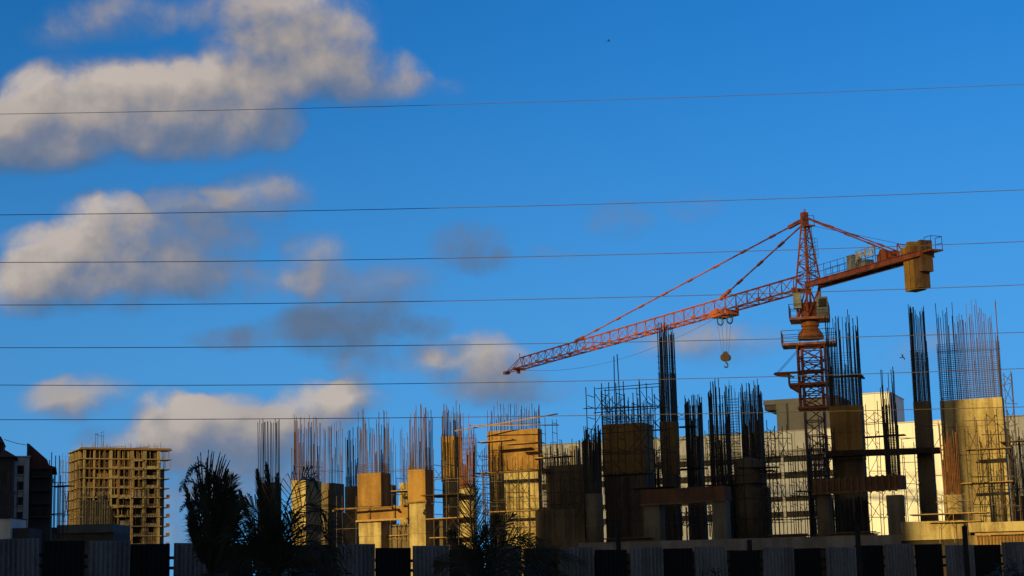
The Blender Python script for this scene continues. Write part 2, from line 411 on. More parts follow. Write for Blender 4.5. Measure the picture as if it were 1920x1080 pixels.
def ties(t, fr, d, z0, z1, step, m, r=.012, a0=0., a1=None, b0=0.):
    a1 = fr.w if a1 is None else a1
    mb = MB(); z = z0
    while z < z1:
        c = [fr.at(a, b, z + rnd(-.01, .01)) for a, b in ((a0 + .03, b0 + .03), (a1 - .03, b0 + .03), (a1 - .03, b0 + d - .03), (a0 + .03, b0 + d - .03))]
        for i in range(4): mb.bar(c[i], c[(i + 1) % 4], r, 3)
        z += step
    if mb.v: mb.build('tie_rings', m, t, kind='stuff')
def column(name, label, cat, pxL, pxR, py, Y, depth, segs, bars=None, tie=None, zb=0., phi=PHI, group=None):
    """segs: list of (photo row of the top, material, part name) from the top down; bars: dict; tie: list of (row0,row1,step)"""
    fr = Fr(pxL, pxR, py, Y, phi)
    t = thing(name, label, cat, fr.at(fr.w / 2, depth / 2, zb), group)
    rows = [fr.z(s[0]) for s in segs] + [zb]
    for i, s in enumerate(segs):
        g = .0 if i == 0 else .0
        ins = s[3] if len(s) > 3 else 0.
        zt_, zb_ = rows[i] - (.025 if i else 0), rows[i + 1]
        if zt_ - zb_ > 2.2 and fr.w > .5 and name != 'site_wall':
            # cast in lifts: each lift a hair out of line with the next, an open joint between
            k = max(2, round((zt_ - zb_) / 1.9)); hh = (zt_ - zb_) / k
            for q in range(k):
                e = ins + rnd(0, .022)
                fr.box(s[2], e, fr.w - e, e, depth - e, zb_ + hh * q + (.028 if q else 0), zb_ + hh * (q + 1), s[1], t)
            fr.box('core', ins + .07, fr.w - ins - .07, ins + .07, depth - ins - .07, zb_ + .05, zt_ - .05, s[1], t)
        else: fr.box(s[2], ins, fr.w - ins, ins, depth - ins, zb_, zt_, s[1], t)
    if bars:
        zt = rows[0]
        bars_on(t, perimeter(fr, depth, bars['na'], bars.get('nb', 2)), zt - .05 if 'from' not in bars else fr.z(bars['from']),
                fr.z(bars['top']), bars.get('jit', .6), bars.get('m', 'rebar'), bars.get('r', .020), bars.get('lean', .016), bars.get('short', .35))
    for (r0, r1, st, m) in (tie or []):
        ties(t, fr, depth, fr.z(r0), fr.z(r1), st, m)
    return t, fr
TALL = 'cast concrete columns with bare reinforcement on top'
# --- left group
column('concrete_column', 'dark narrow column with a ring of dark bars, leftmost column right of the tall palm', 'column', 483, 514, 905, 112, 1.0,
       [(905, 'darkconc', 'shaft')], dict(na=7, nb=3, top=784, jit=.3, m='rebar_dark', r=.024, short=.1), [(905, 893, .07, 'rebar_dark')], group=TALL)
column('shear_wall', 'narrow fronted deep wall, sunlit yellow front and dark long flank, between the two palms', 'wall', 546, 573, 900, 104, 2.1,
       [(900, 'conc', 'shaft')], dict(na=6, nb=15, top=775, jit=1.1, m=('rebar_orange', 'rebar', 'rebar'), r=.021), [(886, 884, .1, 'rebar'), (873, 871, .1, 'rebar')])
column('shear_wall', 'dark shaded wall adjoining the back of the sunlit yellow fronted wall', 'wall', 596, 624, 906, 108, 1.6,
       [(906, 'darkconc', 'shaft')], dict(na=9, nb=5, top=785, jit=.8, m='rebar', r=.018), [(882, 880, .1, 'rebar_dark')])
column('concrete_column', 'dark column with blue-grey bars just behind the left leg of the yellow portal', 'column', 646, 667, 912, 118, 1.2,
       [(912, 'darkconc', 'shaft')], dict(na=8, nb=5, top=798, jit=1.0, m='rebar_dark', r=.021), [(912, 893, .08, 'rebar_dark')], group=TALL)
c5, f5 = column('concrete_column', 'yellow column capped by an orange block, left leg of the sunlit portal', 'column', 670, 714, 887, 100, 1.35,
       [(887, 'brown', 'shuttered_cap'), (949, 'conc', 'shaft', .035)], dict(na=14, nb=7, top=760, jit=1.5, m=('rebar_orange', 'rebar', 'rebar_dark'), r=.021), [(886, 868, .1, 'rebar')], group=TALL)
c6, f6 = column('concrete_column', 'yellow column capped by an orange block, right leg of the sunlit portal', 'column', 764, 797, 880, 98.9, 1.3,
       [(880, 'brown', 'shuttered_cap'), (943, 'conc', 'shaft', .035)], dict(na=13, nb=7, top=757, jit=1.5, m=('rebar_orange', 'rebar', 'rebar_dark'), r=.021), [(880, 872, .1, 'rebar')], group=TALL)
def beam(name, label, cat, frA, frB, aA, aB, b0, b1, z0, z1, m, struts=0):
    A, B = frA.at(aA, (b0 + b1) / 2, 0), frB.at(aB, (b0 + b1) / 2, 0)
    t = thing(name, label, cat, ((A.x + B.x) / 2, (A.y + B.y) / 2, z0))
    d = B - A; L = d.length; rz = math.atan2(d.y, d.x)
    box('side_form', Vector(((A.x + B.x) / 2, (A.y + B.y) / 2, (z0 + z1) / 2)), (L, b1 - b0, z1 - z0), rz, m, t)
    nrm = Vector((math.sin(rz), -math.cos(rz), 0))
    for i in range(struts):
        c = A + d * ((i + .5) / struts) + nrm * ((b1 - b0) / 2 + .06)
        sqbar('soldier', Vector((c.x, c.y, z0 - .12)), Vector((c.x, c.y, z1 + .05)) - nrm * .02, .10, .10, 'plank', t)
    for zz in (z0 - .05,):
        c0, c1 = A + nrm * ((b1 - b0) / 2 + .14), B + nrm * ((b1 - b0) / 2 + .14)
        sqbar('waler', Vector((c0.x, c0.y, zz)), Vector((c1.x, c1.y, zz + .03)), .14, .10, 'plank_pale' if m == 'brown' else 'plank', t)
    return t
zb = f5.z(975); zt = f5.z(951)
beam('formwork_beam', 'orange shuttered beam spanning the two yellow portal columns', 'beam', f5, f6, .0, .02, -.06, .72, zb, zt, 'brown', 2)
column('concrete_column', 'slim pale column seen between the two yellow portal legs', 'column', 748, 764, 905, 109, .9,
       [(905, 'conc', 'shaft')], dict(na=5, nb=2, top=800, jit=1.2, m='rebar', r=.018), group=TALL)
column('concrete_column', 'slim dark column seen between the two yellow portal legs', 'column', 716, 732, 909, 111, .9,
       [(909, 'darkconc', 'shaft')], dict(na=4, nb=2, top=795, jit=1.3, m='rebar_dark', r=.018), group=TALL)
column('concrete_column', 'tall orange-brown column at the left edge of the scaffolded pair', 'column', 826, 853, 818, 102, 1.2,
       [(818, 'brown', 'shuttered_cap'), (903, 'conc', 'shaft', .03)], dict(na=10, nb=6, top=750, jit=1.3, m=('rebar', 'rebar_dark'), r=.020), [(817, 810, .12, 'rebar')], group=TALL)
def round_column(label, pxL, pxR, py, Y, m, cage=None, zb=0., dome=False, segs=1, bars_m='rebar', nbars=26, r=.02, tie=.16, top_jit=.5, cat='column', short=.2, band=None):
    a, b = P(pxL, py, Y), P(pxR, py, Y); rad = (b.x - a.x) / 2; c = (a + b) / 2; zt = c.z
    t = thing('round_column', label, cat, (c.x, c.y, zb))
    mb = MB()
    prof = [(rad, 0), (rad, zt - zb - .04), (rad - .03, zt - zb)]
    if dome: prof = [(rad, 0), (rad, zt - zb)] + [(rad * math.cos(k * .26), zt - zb + rad * .34 * math.sin(k * .26)) for k in range(1, 6)] + [(.01, zt - zb + rad * .34)]
    mb.lathe((c.x, c.y, zb), prof, 28); mb.build('shaft', m, t, True)
    if band:
        for py_ in band:
            mb = MB(); mb.lathe((c.x, c.y, P((pxL + pxR) / 2, py_, Y).z), [(rad + .03, 0), (rad + .03, .1)], 28); mb.build('form_joint', m, t)
    if cage:
        zc = P((pxL + pxR) / 2, cage, Y).z; rr = rad * .9
        pts = [(c.x + rr * math.cos(2 * math.pi * i / nbars), c.y + rr * math.sin(2 * math.pi * i / nbars)) for i in range(nbars)]
        bars_on(t, pts, zt - .05, zc, top_jit, bars_m, r, .02, short)
        mb = MB(); z = zt + .1
        while z < zt + (zc - zt) * .72:
            mb.tube([(c.x + rr * math.cos(2 * math.pi * i / 14), c.y + rr * math.sin(2 * math.pi * i / 14), z) for i in range(14)], .012, 3, True); z += tie
        mb.build('tie_rings', bars_m, t, kind='stuff')
    return t
round_column('pale round column carrying a rusty orange bar cage, left of the wide yellow wall', 861, 893, 916, 98.6, 'conc', 772, 0, False, 1, 'rebar_orange', 44, .021, .3, 2.4, short=.55)
c10, f10 = column('shear_wall', 'wide yellow wall with an orange-brown upper lift in the middle of the site', 'wall', 913, 1008, 806, 101.5, .75,
       [(806, 'brown', 'upper_lift'), (882, 'conc', 'lower_lift', .03)], dict(na=24, nb=1, top=746, jit=1.3, m=('rebar', 'rebar_dark'), r=.020), [(806, 803, .1, 'rebar'), (793, 791, .1, 'rebar')])
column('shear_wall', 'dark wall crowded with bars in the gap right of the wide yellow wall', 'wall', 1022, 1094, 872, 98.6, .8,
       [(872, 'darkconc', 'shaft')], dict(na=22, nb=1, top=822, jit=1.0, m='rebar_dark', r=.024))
column('site_wall', 'low dark wall under the bars right of the wide yellow wall', 'wall', 1004, 1096, 955, 97.6, .6, [(955, 'darkconc', 'shaft')])
column('site_wall', 'low dark wall between the shaded wall and the yellow portal', 'wall', 626, 648, 962, 121, .6, [(962, 'darkconc', 'shaft')])
column('site_wall', 'low dark wall under the bars behind the yellow portal', 'wall', 800, 830, 975, 116, .6, [(975, 'darkconc', 'shaft')])
round_column('slender grey round column with a cap in front of the pale building', 1067, 1083, 836, 118, 'grey', None, 0)
# --- shaded middle
SL = P(1387, 1010, 91.8).z - .12          # deck level of the right half
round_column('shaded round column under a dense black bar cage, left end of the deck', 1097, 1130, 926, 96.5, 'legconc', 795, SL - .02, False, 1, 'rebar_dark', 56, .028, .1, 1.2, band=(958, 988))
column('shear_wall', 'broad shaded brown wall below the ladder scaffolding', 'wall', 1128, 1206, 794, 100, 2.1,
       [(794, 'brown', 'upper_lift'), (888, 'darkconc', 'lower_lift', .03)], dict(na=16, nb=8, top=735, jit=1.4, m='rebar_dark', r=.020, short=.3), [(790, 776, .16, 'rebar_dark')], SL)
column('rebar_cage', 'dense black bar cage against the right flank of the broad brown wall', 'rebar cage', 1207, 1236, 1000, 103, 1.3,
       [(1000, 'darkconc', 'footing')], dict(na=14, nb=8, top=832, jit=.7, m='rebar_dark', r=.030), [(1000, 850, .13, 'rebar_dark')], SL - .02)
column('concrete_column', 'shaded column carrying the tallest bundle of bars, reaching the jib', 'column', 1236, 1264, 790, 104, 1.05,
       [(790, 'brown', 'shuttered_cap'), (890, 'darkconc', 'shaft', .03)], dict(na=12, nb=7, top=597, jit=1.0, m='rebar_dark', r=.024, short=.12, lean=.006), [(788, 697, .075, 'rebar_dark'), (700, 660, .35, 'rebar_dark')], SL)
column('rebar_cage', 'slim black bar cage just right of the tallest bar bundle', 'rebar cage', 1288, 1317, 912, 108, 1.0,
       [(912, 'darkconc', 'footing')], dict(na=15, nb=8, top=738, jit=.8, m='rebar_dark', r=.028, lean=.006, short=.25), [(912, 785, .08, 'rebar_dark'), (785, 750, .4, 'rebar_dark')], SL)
cP, fP = column('concrete_column', 'left leg of the shaded portal on the deck', 'column', 1206, 1236, 945, 95, 1.0, [(945, 'legconc', 'shaft')], None, None, SL)
cQ, fQ = column('concrete_column', 'right leg of the shaded portal on the deck', 'column', 1334, 1360, 938, 93, 1.0, [(938, 'legconc', 'shaft')], None, None, SL)
beam('formwork_beam', 'reddish brown beam across the shaded portal on the deck', 'beam', fP, fQ, -.02, fQ.w + .02, .02, .98, fP.z(945) + .01, fP.z(918), 'redform', 0)
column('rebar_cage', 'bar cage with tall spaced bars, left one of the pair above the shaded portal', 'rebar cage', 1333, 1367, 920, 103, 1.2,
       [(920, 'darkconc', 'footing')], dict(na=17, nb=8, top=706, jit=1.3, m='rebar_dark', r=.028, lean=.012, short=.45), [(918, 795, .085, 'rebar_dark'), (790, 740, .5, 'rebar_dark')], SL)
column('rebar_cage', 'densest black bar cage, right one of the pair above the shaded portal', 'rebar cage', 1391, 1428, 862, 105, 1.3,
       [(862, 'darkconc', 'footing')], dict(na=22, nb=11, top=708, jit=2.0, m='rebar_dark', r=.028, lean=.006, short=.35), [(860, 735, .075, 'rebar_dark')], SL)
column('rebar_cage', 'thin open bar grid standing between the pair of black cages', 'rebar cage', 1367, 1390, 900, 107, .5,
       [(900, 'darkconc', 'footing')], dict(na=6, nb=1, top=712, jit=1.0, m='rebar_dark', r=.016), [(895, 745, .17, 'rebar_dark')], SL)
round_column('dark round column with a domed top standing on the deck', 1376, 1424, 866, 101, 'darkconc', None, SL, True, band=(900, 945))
column('shear_wall', 'dark wall behind the domed round column', 'wall', 1362, 1440, 915, 104.5, .5, [(915, 'darkconc', 'shaft')], None, None, SL)
# --- crane side
column('shear_wall', 'tall shaded brown wall with tall bars just right of the crane mast', 'wall', 1554, 1613, 760, 104, 1.3,
       [(760, 'brown', 'upper_lift'), (862, 'darkconc', 'lower_lift', .03)], dict(na=24, nb=9, top=580, jit=2.4, m='rebar_dark', r=.024, short=.4, lean=.01), [(758, 690, .08, 'rebar_dark'), (690, 655, .3, 'rebar_dark')], SL)
cR, fR = column('concrete_column', 'left leg of the long reddish formwork beam, right of the mast foot', 'column', 1530, 1554, 928, 97, 1.0, [(928, 'darkconc', 'shaft')], None, None, SL)
cS, fS = column('concrete_column', 'right leg of the long reddish formwork beam, under a slim bar cage', 'column', 1661, 1691, 928, 94.6, 1.0,
       [(928, 'legconc', 'shaft')], None, None, SL)
beam('formwork_beam', 'long reddish formwork beam with upright timber soldiers beside the crane mast', 'beam', fR, fS, -.05, fS.w + .02, .0, 1.05, fR.z(925) + .02, fR.z(899), 'redform', 14)
column('rebar_cage', 'slim bar cage rising from the end of the long reddish beam', 'rebar cage', 1660, 1687, 896, 95.2, .9,
       [(896, 'plank_dark', 'footing')], dict(na=14, nb=8, top=684, jit=2.0, m='rebar_dark', r=.022, short=.5, lean=.015), [(890, 800, .09, 'rebar_dark')], fR.z(899) + .01)
column('rebar_cage', 'dark bar wall inside the opening under the long reddish beam', 'rebar cage', 1556, 1630, 1000, 101, .6,
       [(1000, 'darkconc', 'footing')], dict(na=30, nb=2, top=930, jit=.3, m='rebar_dark', r=.034, short=.1), [(998, 935, .35, 'rebar_dark')], SL)
column('concrete_column', 'narrow dark column with a tall tight bar bundle, left of the big sunlit wall', 'column', 1711, 1742, 752, 102, 1.25,
       [(752, 'darkconc', 'upper_lift'), (850, 'darkconc', 'shaft', .03)], dict(na=12, nb=6, top=567, jit=.9, m='rebar_dark', r=.022, short=.15, lean=.006), [(750, 655, .09, 'rebar_dark')], SL)
c13, f13 = column('shear_wall', 'big pale wall at the right with a wide grid of bars on top, half sunlit', 'wall', 1761, 1879, 748, 101.2, .85,
       [(748, 'conc', 'upper_lift'), (852, 'conc', 'lower_lift', .02)], dict(na=26, nb=2, top=558, jit=1.5, m='rebar', r=.020, short=.3, lean=.008),
       [(746, 655, .11, 'rebar_dark'), (655, 640, .1, 'rebar_dark')], SL - .4, R(23))
round_column('pale round stub carrying a leaning orange bar cage before the big sunlit wall', 1769, 1804, 928, 92.5, 'conc', 788, SL - 1.2, False, 1, 'rebar_orange', 40, .020, .5, 2.2, short=.5)
column('concrete_column', 'dark column with bars at the right edge of the frame', 'column', 1896, 1930, 930, 104, 1.2,
       [(930, 'darkconc', 'shaft')], dict(na=12, nb=5, top=800, jit=1.2, m='rebar_dark', r=.024), None, SL)
# --- deck
def slab(name, label, cat, pxL, pxR, pyT, pyB, Y, depth, m, phi=PHI):
    fr = Fr(pxL, pxR, pyT, Y, phi)
    t = thing(name, label, cat, fr.at(fr.w / 2, depth / 2, fr.z(pyB)))
    fr.box('edge_face', 0, fr.w, 0, depth, fr.z(pyB), fr.z(pyT), m, t); return t, fr
slab('deck_slab', 'shaded concrete deck edge under the portal and the mast foot', 'slab', 1085, 1690, 1010, 1032, 92.9, 18, 'grey', R(4))
tsl, fsl = slab('upstand_wall', 'sunlit pale upstand wall under the big bar-topped wall', 'wall', 1688, 1806, 977, 1012, 91.6, .6, 'conc', R(14))
tsr, fsr = slab('deck_slab', 'sunlit slab edge over glowing timber props at the right end', 'slab', 1815, 1960, 978, 996, 90.2, 6, 'conc', R(14))
zt = fsr.z(996); zb_ = zt - 1.3
t = thing('formwork_beam', 'orange timber formwork under the sunlit slab at the right end', 'formwork', fsr.at(fsr.w / 2, .5, zb_))
fsr.box('bearer', .3, fsr.w, .25, .45, zt - .16, zt - .01, 'plank_pale', t)
fsr.box('side_form', .3, fsr.w, .6, .7, zb_ + .2, zt - .2, 'brown', t)
for i in range(20):
    a = .4 + i * (fsr.w - .5) / 20; fsr.box('soldier', a, a + .08, .5, .58, zb_, zt - .17, 'plank', t)
# parts of the deck that carry the columns
for (a, b, yy, lab) in ((1095, 1140, 101, 'stub column below the deck under the round cage'), (1330, 1362, 97, 'stub column below the deck under the portal leg'), (1530, 1556, 99, 'stub column below the deck beside the mast foot')):
    column('concrete_column', 'shaded ' + lab, 'column', a, b, 1034, yy, 1.0, [(1034, 'darkconc', 'shaft')])

column('site_wall', 'dark backing added below the deck behind the fence slits', 'wall', 1085, 1975, 1031, 89.2, .2, [(1031, 'plank_dark', 'boarding')], phi=R(6))  # added dark wall, keeps the fence slits from showing bright
o = bar('pole', P(246, 1060, 88), P(245, 903, 88), .032, 'plank', None, 6)
tag(o, 'single thin pale pole standing before the far unfinished tower', 'pole', None, 'thing')
# rebar bundles and scrap boards left lying on the deck
for (px, py, Y, n) in ((1470, 1004, 93.6, 9), (1600, 1006, 92.6, 7), (1180, 1006, 93.0, 8)):
    c = P(px, py, Y); t = thing('timber_pile', 'small pile of dark boards on the deck edge ' + {1470: 'below the white building', 1600: 'under the long reddish beam', 1180: 'below the broad brown wall'}[px], 'timber pile', (c.x, c.y, SL + .12))
    for i in range(n):
        z = SL + .17 + .07 * (i // 3); a = rnd(-.25, .25); y = c.y + .3 * (i % 3) - .2
        sqbar('plank', (c.x - 1.1 + rnd(-.3, .3), y - a, z), (c.x + 1.1 + rnd(-.3, .3), y + a, z + .02), .22, .05, 'plank_dark' if i % 2 else 'plank', t)

slab('site_wall', 'dark sheet standing for the shadow under the sunlit upstand wall', 'wall', 1688, 1812, 1012.3, 1040, 91.75, .4, 'plank_dark', R(14))  # dark sheet in place of the shadow below the upstand

column('site_wall', 'dark wall closing the opening behind the props of the yellow portal', 'wall', 706, 770, 984, 107, .4, [(984, 'darkconc', 'shaft')])
column('rebar_cage', 'black bar cage packed behind the crane mast', 'rebar cage', 1519, 1556, 1000, 108, 1.2,
       [(1000, 'darkconc', 'footing')], dict(na=16, nb=7, top=775, jit=2.5, m='rebar_dark', r=.030, lean=.012, short=.5), [(998, 830, .11, 'rebar_dark')], SL - .3)

# ------------------------------------------------------------------ scaffolds
SC = 'frame scaffolds of thin steel pipe round the columns'
def scaffold(label, pxL, pxR, pyT, Y, pyB, bays, lift=1.55, depth=.9, phi=PHI, m='pipe', r=.020, planks=(), brace=.75, rungs=True, jit=.9, drop=.1, ledg=.55, front_only=False):
    fr = Fr(pxL, pxR, pyT, Y, phi); z1 = fr.z(pyT); z0 = max(0., fr.z(pyB))
    t = thing('scaffold', label, 'scaffold', fr.at(fr.w / 2, depth / 2, z0), SC)
    step = fr.w / bays; tops = {}
    for i in range(bays + 1):
        for b in (0, depth):
            if front_only and b: continue
            tp = z1 - rnd(0, jit); tops[(i, b)] = tp
            a = i * step + rnd(-.04, .04)
            bar('standard', fr.at(a, b, z0), fr.at(a + rnd(-.04, .04), b, tp), r, m, t, 5)
    n = max(1, int((z1 - z0) / lift))
    for k in range(n):
        z = z0 + (k + .8) * lift
        if z > z1 - .25: break
        for b in (0, depth):
            if front_only and b: continue
            if rnd(0, 1) < ledg:
                e0, e1 = rnd(-.35, .1), rnd(-.1, .35)
                bar('ledger', fr.at(e0, b - .03, z + rnd(-.08, .08)), fr.at(fr.w + e1, b - .03, z + rnd(-.08, .08)), r * .9, m, t, 5)
        for i in range(bays):
            if rnd(0, 1) > brace: continue
            b = rnd(0, 1) < .5 and not front_only and depth or 0
            q = rnd(.7, .95) * lift
            lim = min(tops[(i, b)], tops[(i + 1, b)]) - .08
            if z + .35 > lim: continue
            v = lambda: rnd(-.16, .16)
            if rnd(0, 1) < .8: bar('brace', fr.at(i * step, b + .03, z - .1 + v()), fr.at((i + 1) * step, b + .03, min(lim, z - .1 + q + v())), r * .7, m, t, 4)
            if rnd(0, 1) < .8: bar('brace', fr.at(i * step, b + .05, min(lim, z - .1 + q + v())), fr.at((i + 1) * step, b + .05, z - .1 + v()), r * .7, m, t, 4)
        if rungs and not front_only:
            for i in range(bays + 1):
                for h in (.15, .65):
                    if z + h * lift > min(tops[(i, 0)], tops[(i, depth)]): continue
                    bar('rung', fr.at(i * step, 0, z + h * lift), fr.at(i * step, depth, z + h * lift), r * .8, m, t, 4)
    for (py, a0, a1, mm, cnt) in planks:
        z = fr.z(py)
        for j in range(cnt):
            b = -.1 + (depth + .1) * (j + .5) / cnt
            w = (depth + .1) / cnt * .9
            p, q = fr.at(a0 * fr.w + rnd(-.3, .1), b, z + rnd(-.02, .03)), fr.at(a1 * fr.w + rnd(-.1, .3), b, z + rnd(-.02, .05))
            sqbar('plank', p, q, w, .045, mm, t)
    return t
scaffold('ladder frame scaffold with cross braces left of the sunlit portal', 630, 666, 922, 104, 1025, 1, 1.3, .8, m='pipe', jit=.4)
scaffold('thin scaffold standing behind the gap over the yellow portal beam', 722, 766, 862, 107, 960, 2, 1.4, 1.0, m='pipe', jit=1.4, planks=((921, 0, 1, 'plank_pale', 2),))
scaffold('dense sunlit props under the orange portal beam', 706, 766, 978, 100.5, 1040, 7, 1.1, 1.6, m='pipe_pale', r=.024, brace=.3, jit=.1, planks=((1005, -.05, 1, 'plank_pale', 1),))
scaffold('scaffold wrapping the tall orange-brown column and its caged neighbour', 812, 903, 838, 97.3, 1030, 4, 1.35, 2.2, m='pipe', r=.022, jit=1.2, ledg=.75,
         planks=((927, -.2, .55, 'plank_dark', 2), (971, -.25, .5, 'plank_pale', 1), (1007, -.05, .7, 'plank_pale', 1)))
scaffold('scaffold filling the slot between the caged round column and the wide yellow wall', 893, 912, 820, 103.5, 1030, 2, 1.1, 1.3, m='rebar_dark', r=.02, jit=.8)
scaffold('scaffold standing before the wide yellow wall, its shadow falling on it', 908, 1012, 832, 98.9, 1030, 5, 1.5, .8, m='pipe', r=.0175, jit=1.1, brace=.45, ledg=.85,
         planks=((884, -.12, 1.02, 'plank', 3), (825, -.05, .5, 'plank_pale', 1), (833, .45, 1.03, 'plank_pale', 1), (958, 0, .95, 'plank_pale', 1)))
scaffold('ladder scaffold rising past the right edge of the wide yellow wall', 1013, 1035, 778, 100, 1030, 1, 1.1, .8, m='pipe', r=.02, jit=.5, planks=((858, -.5, 2.0, 'plank_pale', 1),))
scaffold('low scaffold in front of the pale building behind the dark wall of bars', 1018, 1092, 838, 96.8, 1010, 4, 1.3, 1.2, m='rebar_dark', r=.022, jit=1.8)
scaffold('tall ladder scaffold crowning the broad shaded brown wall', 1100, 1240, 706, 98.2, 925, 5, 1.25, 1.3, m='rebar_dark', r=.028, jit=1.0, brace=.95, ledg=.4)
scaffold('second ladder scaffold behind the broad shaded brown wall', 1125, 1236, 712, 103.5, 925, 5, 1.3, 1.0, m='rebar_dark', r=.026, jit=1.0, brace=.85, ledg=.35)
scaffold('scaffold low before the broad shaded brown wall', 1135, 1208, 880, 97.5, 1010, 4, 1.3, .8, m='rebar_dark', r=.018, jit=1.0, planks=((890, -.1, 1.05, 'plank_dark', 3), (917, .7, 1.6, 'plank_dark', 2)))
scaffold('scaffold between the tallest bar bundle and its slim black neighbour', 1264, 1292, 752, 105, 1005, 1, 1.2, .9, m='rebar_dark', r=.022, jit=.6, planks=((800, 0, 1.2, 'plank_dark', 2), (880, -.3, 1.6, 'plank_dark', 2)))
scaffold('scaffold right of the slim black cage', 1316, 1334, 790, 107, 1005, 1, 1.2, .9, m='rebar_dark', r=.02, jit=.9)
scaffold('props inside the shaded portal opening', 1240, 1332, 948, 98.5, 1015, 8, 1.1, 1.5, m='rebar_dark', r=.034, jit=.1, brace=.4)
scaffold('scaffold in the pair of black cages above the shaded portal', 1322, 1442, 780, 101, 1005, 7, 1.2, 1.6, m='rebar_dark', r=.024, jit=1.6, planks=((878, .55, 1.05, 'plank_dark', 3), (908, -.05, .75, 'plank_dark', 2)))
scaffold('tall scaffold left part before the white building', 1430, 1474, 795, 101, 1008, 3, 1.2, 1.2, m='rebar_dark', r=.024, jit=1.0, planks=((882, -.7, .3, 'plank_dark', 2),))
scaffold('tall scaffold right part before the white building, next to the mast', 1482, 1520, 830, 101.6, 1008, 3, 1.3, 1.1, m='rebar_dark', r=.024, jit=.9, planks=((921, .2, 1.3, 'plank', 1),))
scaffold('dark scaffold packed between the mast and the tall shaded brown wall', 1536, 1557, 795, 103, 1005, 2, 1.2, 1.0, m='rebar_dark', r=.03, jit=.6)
scaffold('scaffold before the brightest part of the white building', 1616, 1662, 745, 100.5, 1008, 2, 1.35, .9, m='pipe', r=.022, jit=1.3, planks=((818, -.1, 1.5, 'plank_dark', 1),))
scaffold('scaffold in the bright slot left of the narrow dark column', 1690, 1713, 800, 100.5, 985, 1, 1.3, .8, m='pipe', r=.02, jit=1.0)
scaffold('scaffold in the bright slot right of the narrow dark column', 1741, 1766, 740, 99.5, 985, 1, 1.5, .8, m='pipe', r=.02, jit=.7)
scaffold('scaffold standing before the big bar-topped wall, its shadow falling on it', 1806, 1884, 765, 97.6, 990, 4, 1.55, .9, phi=R(23), m='pipe', r=.023, jit=1.2, ledg=.6, brace=.7,
         planks=((842, -.05, 1.0, 'plank', 3), (905, -.2, 1.05, 'plank_pale', 2)))
scaffold('ladder scaffold past the right edge of the big bar-topped wall', 1879, 1894, 690, 99, 990, 1, 1.2, .8, m='pipe', r=.022, jit=.3, planks=((828, -.5, 2.4, 'plank', 1),))
scaffold('front scaffold round the pale round stub with the leaning cage', 1755, 1812, 905, 90.8, 1018, 2, 1.2, 1.6, m='pipe_pale', r=.018, jit=1.0, planks=((963, -1.0, 1.5, 'plank_pale', 1), (978, -.2, 1.2, 'plank_pale', 1)))
scaffold('scaffold at the right edge of the frame', 1884, 1932, 800, 107, 1000, 2, 1.4, .9, m='rebar_dark', r=.024, jit=1.0)
# long dark walkway across the bright slots
def walkway(label, p, q, n, m, w=.28, h=.09, gap=.3):
    p, q = Vector(p), Vector(q)
    t = thing('walkway', label, 'walkway', (p + q) / 2)
    side = (q - p).cross(Vector((0, 0, 1))).normalized()
    for i in range(n): sqbar('plank', p + side * gap * i + Vector((0, 0, rnd(-.03, .03))), q + side * gap * i + Vector((0, 0, rnd(-.03, .03))), w, h, m, t)
    k = max(1, int((q - p).length / 2.2))
    for i in range(k + 1):
        c = p + (q - p) * (i / k); sqbar('bearer', c - side * .2 - Vector((0, 0, .12)), c + side * (gap * n) - Vector((0, 0, .12)), .1, .1, m, t)
    return t
walkway('long dark plank walkway crossing the bright slots between the dark columns', P(1556, 853, 103.6), P(1764, 845, 101.5), 4, 'plank_dark', .3, .32)
walkway('short plank ledge jutting from the tall bars beside the mast', P(1560, 708, 105.5), P(1618, 705, 104.5), 2, 'plank_dark')
o = bar('bamboo_pole', P(853, 808, 100), P(1046, 776, 99), .038, 'plank_pale', None, 6); tag(o, 'pale pole sloping up across the tops of the scaffolded pair and the wide yellow wall', 'pole', None, 'thing')
o = bar('bamboo_pole', P(880, 798, 99.4), P(1048, 797, 98), .032, 'plank_pale', None, 6); tag(o, 'pale level pole running across the bars of the wide yellow wall', 'pole', None, 'thing')
walkway('plank ledge at the foot of the orange portal blocks', P(628, 954, 99.2), P(736, 950, 98.4), 1, 'plank', .3, .08)
walkway('plank ledge under the right orange portal block', P(760, 945, 97), P(802, 940, 96.5), 1, 'plank', .3, .08)
# two loose tall poles behind the broad brown wall
for (a, b, c, d) in ((1151, 668, 1154, 800), (1157, 664, 1165, 800)):
    o = bar('bamboo_pole', P(c, d, 101.5), P(a, b, 101.5), .03, 'rebar_dark', None, 5)
    tag(o, 'thin pole sticking up far above the broad brown wall, ' + ('left one of the two' if a < 1155 else 'right one of the two'), 'pole', 'thin poles above the broad brown wall', 'thing')

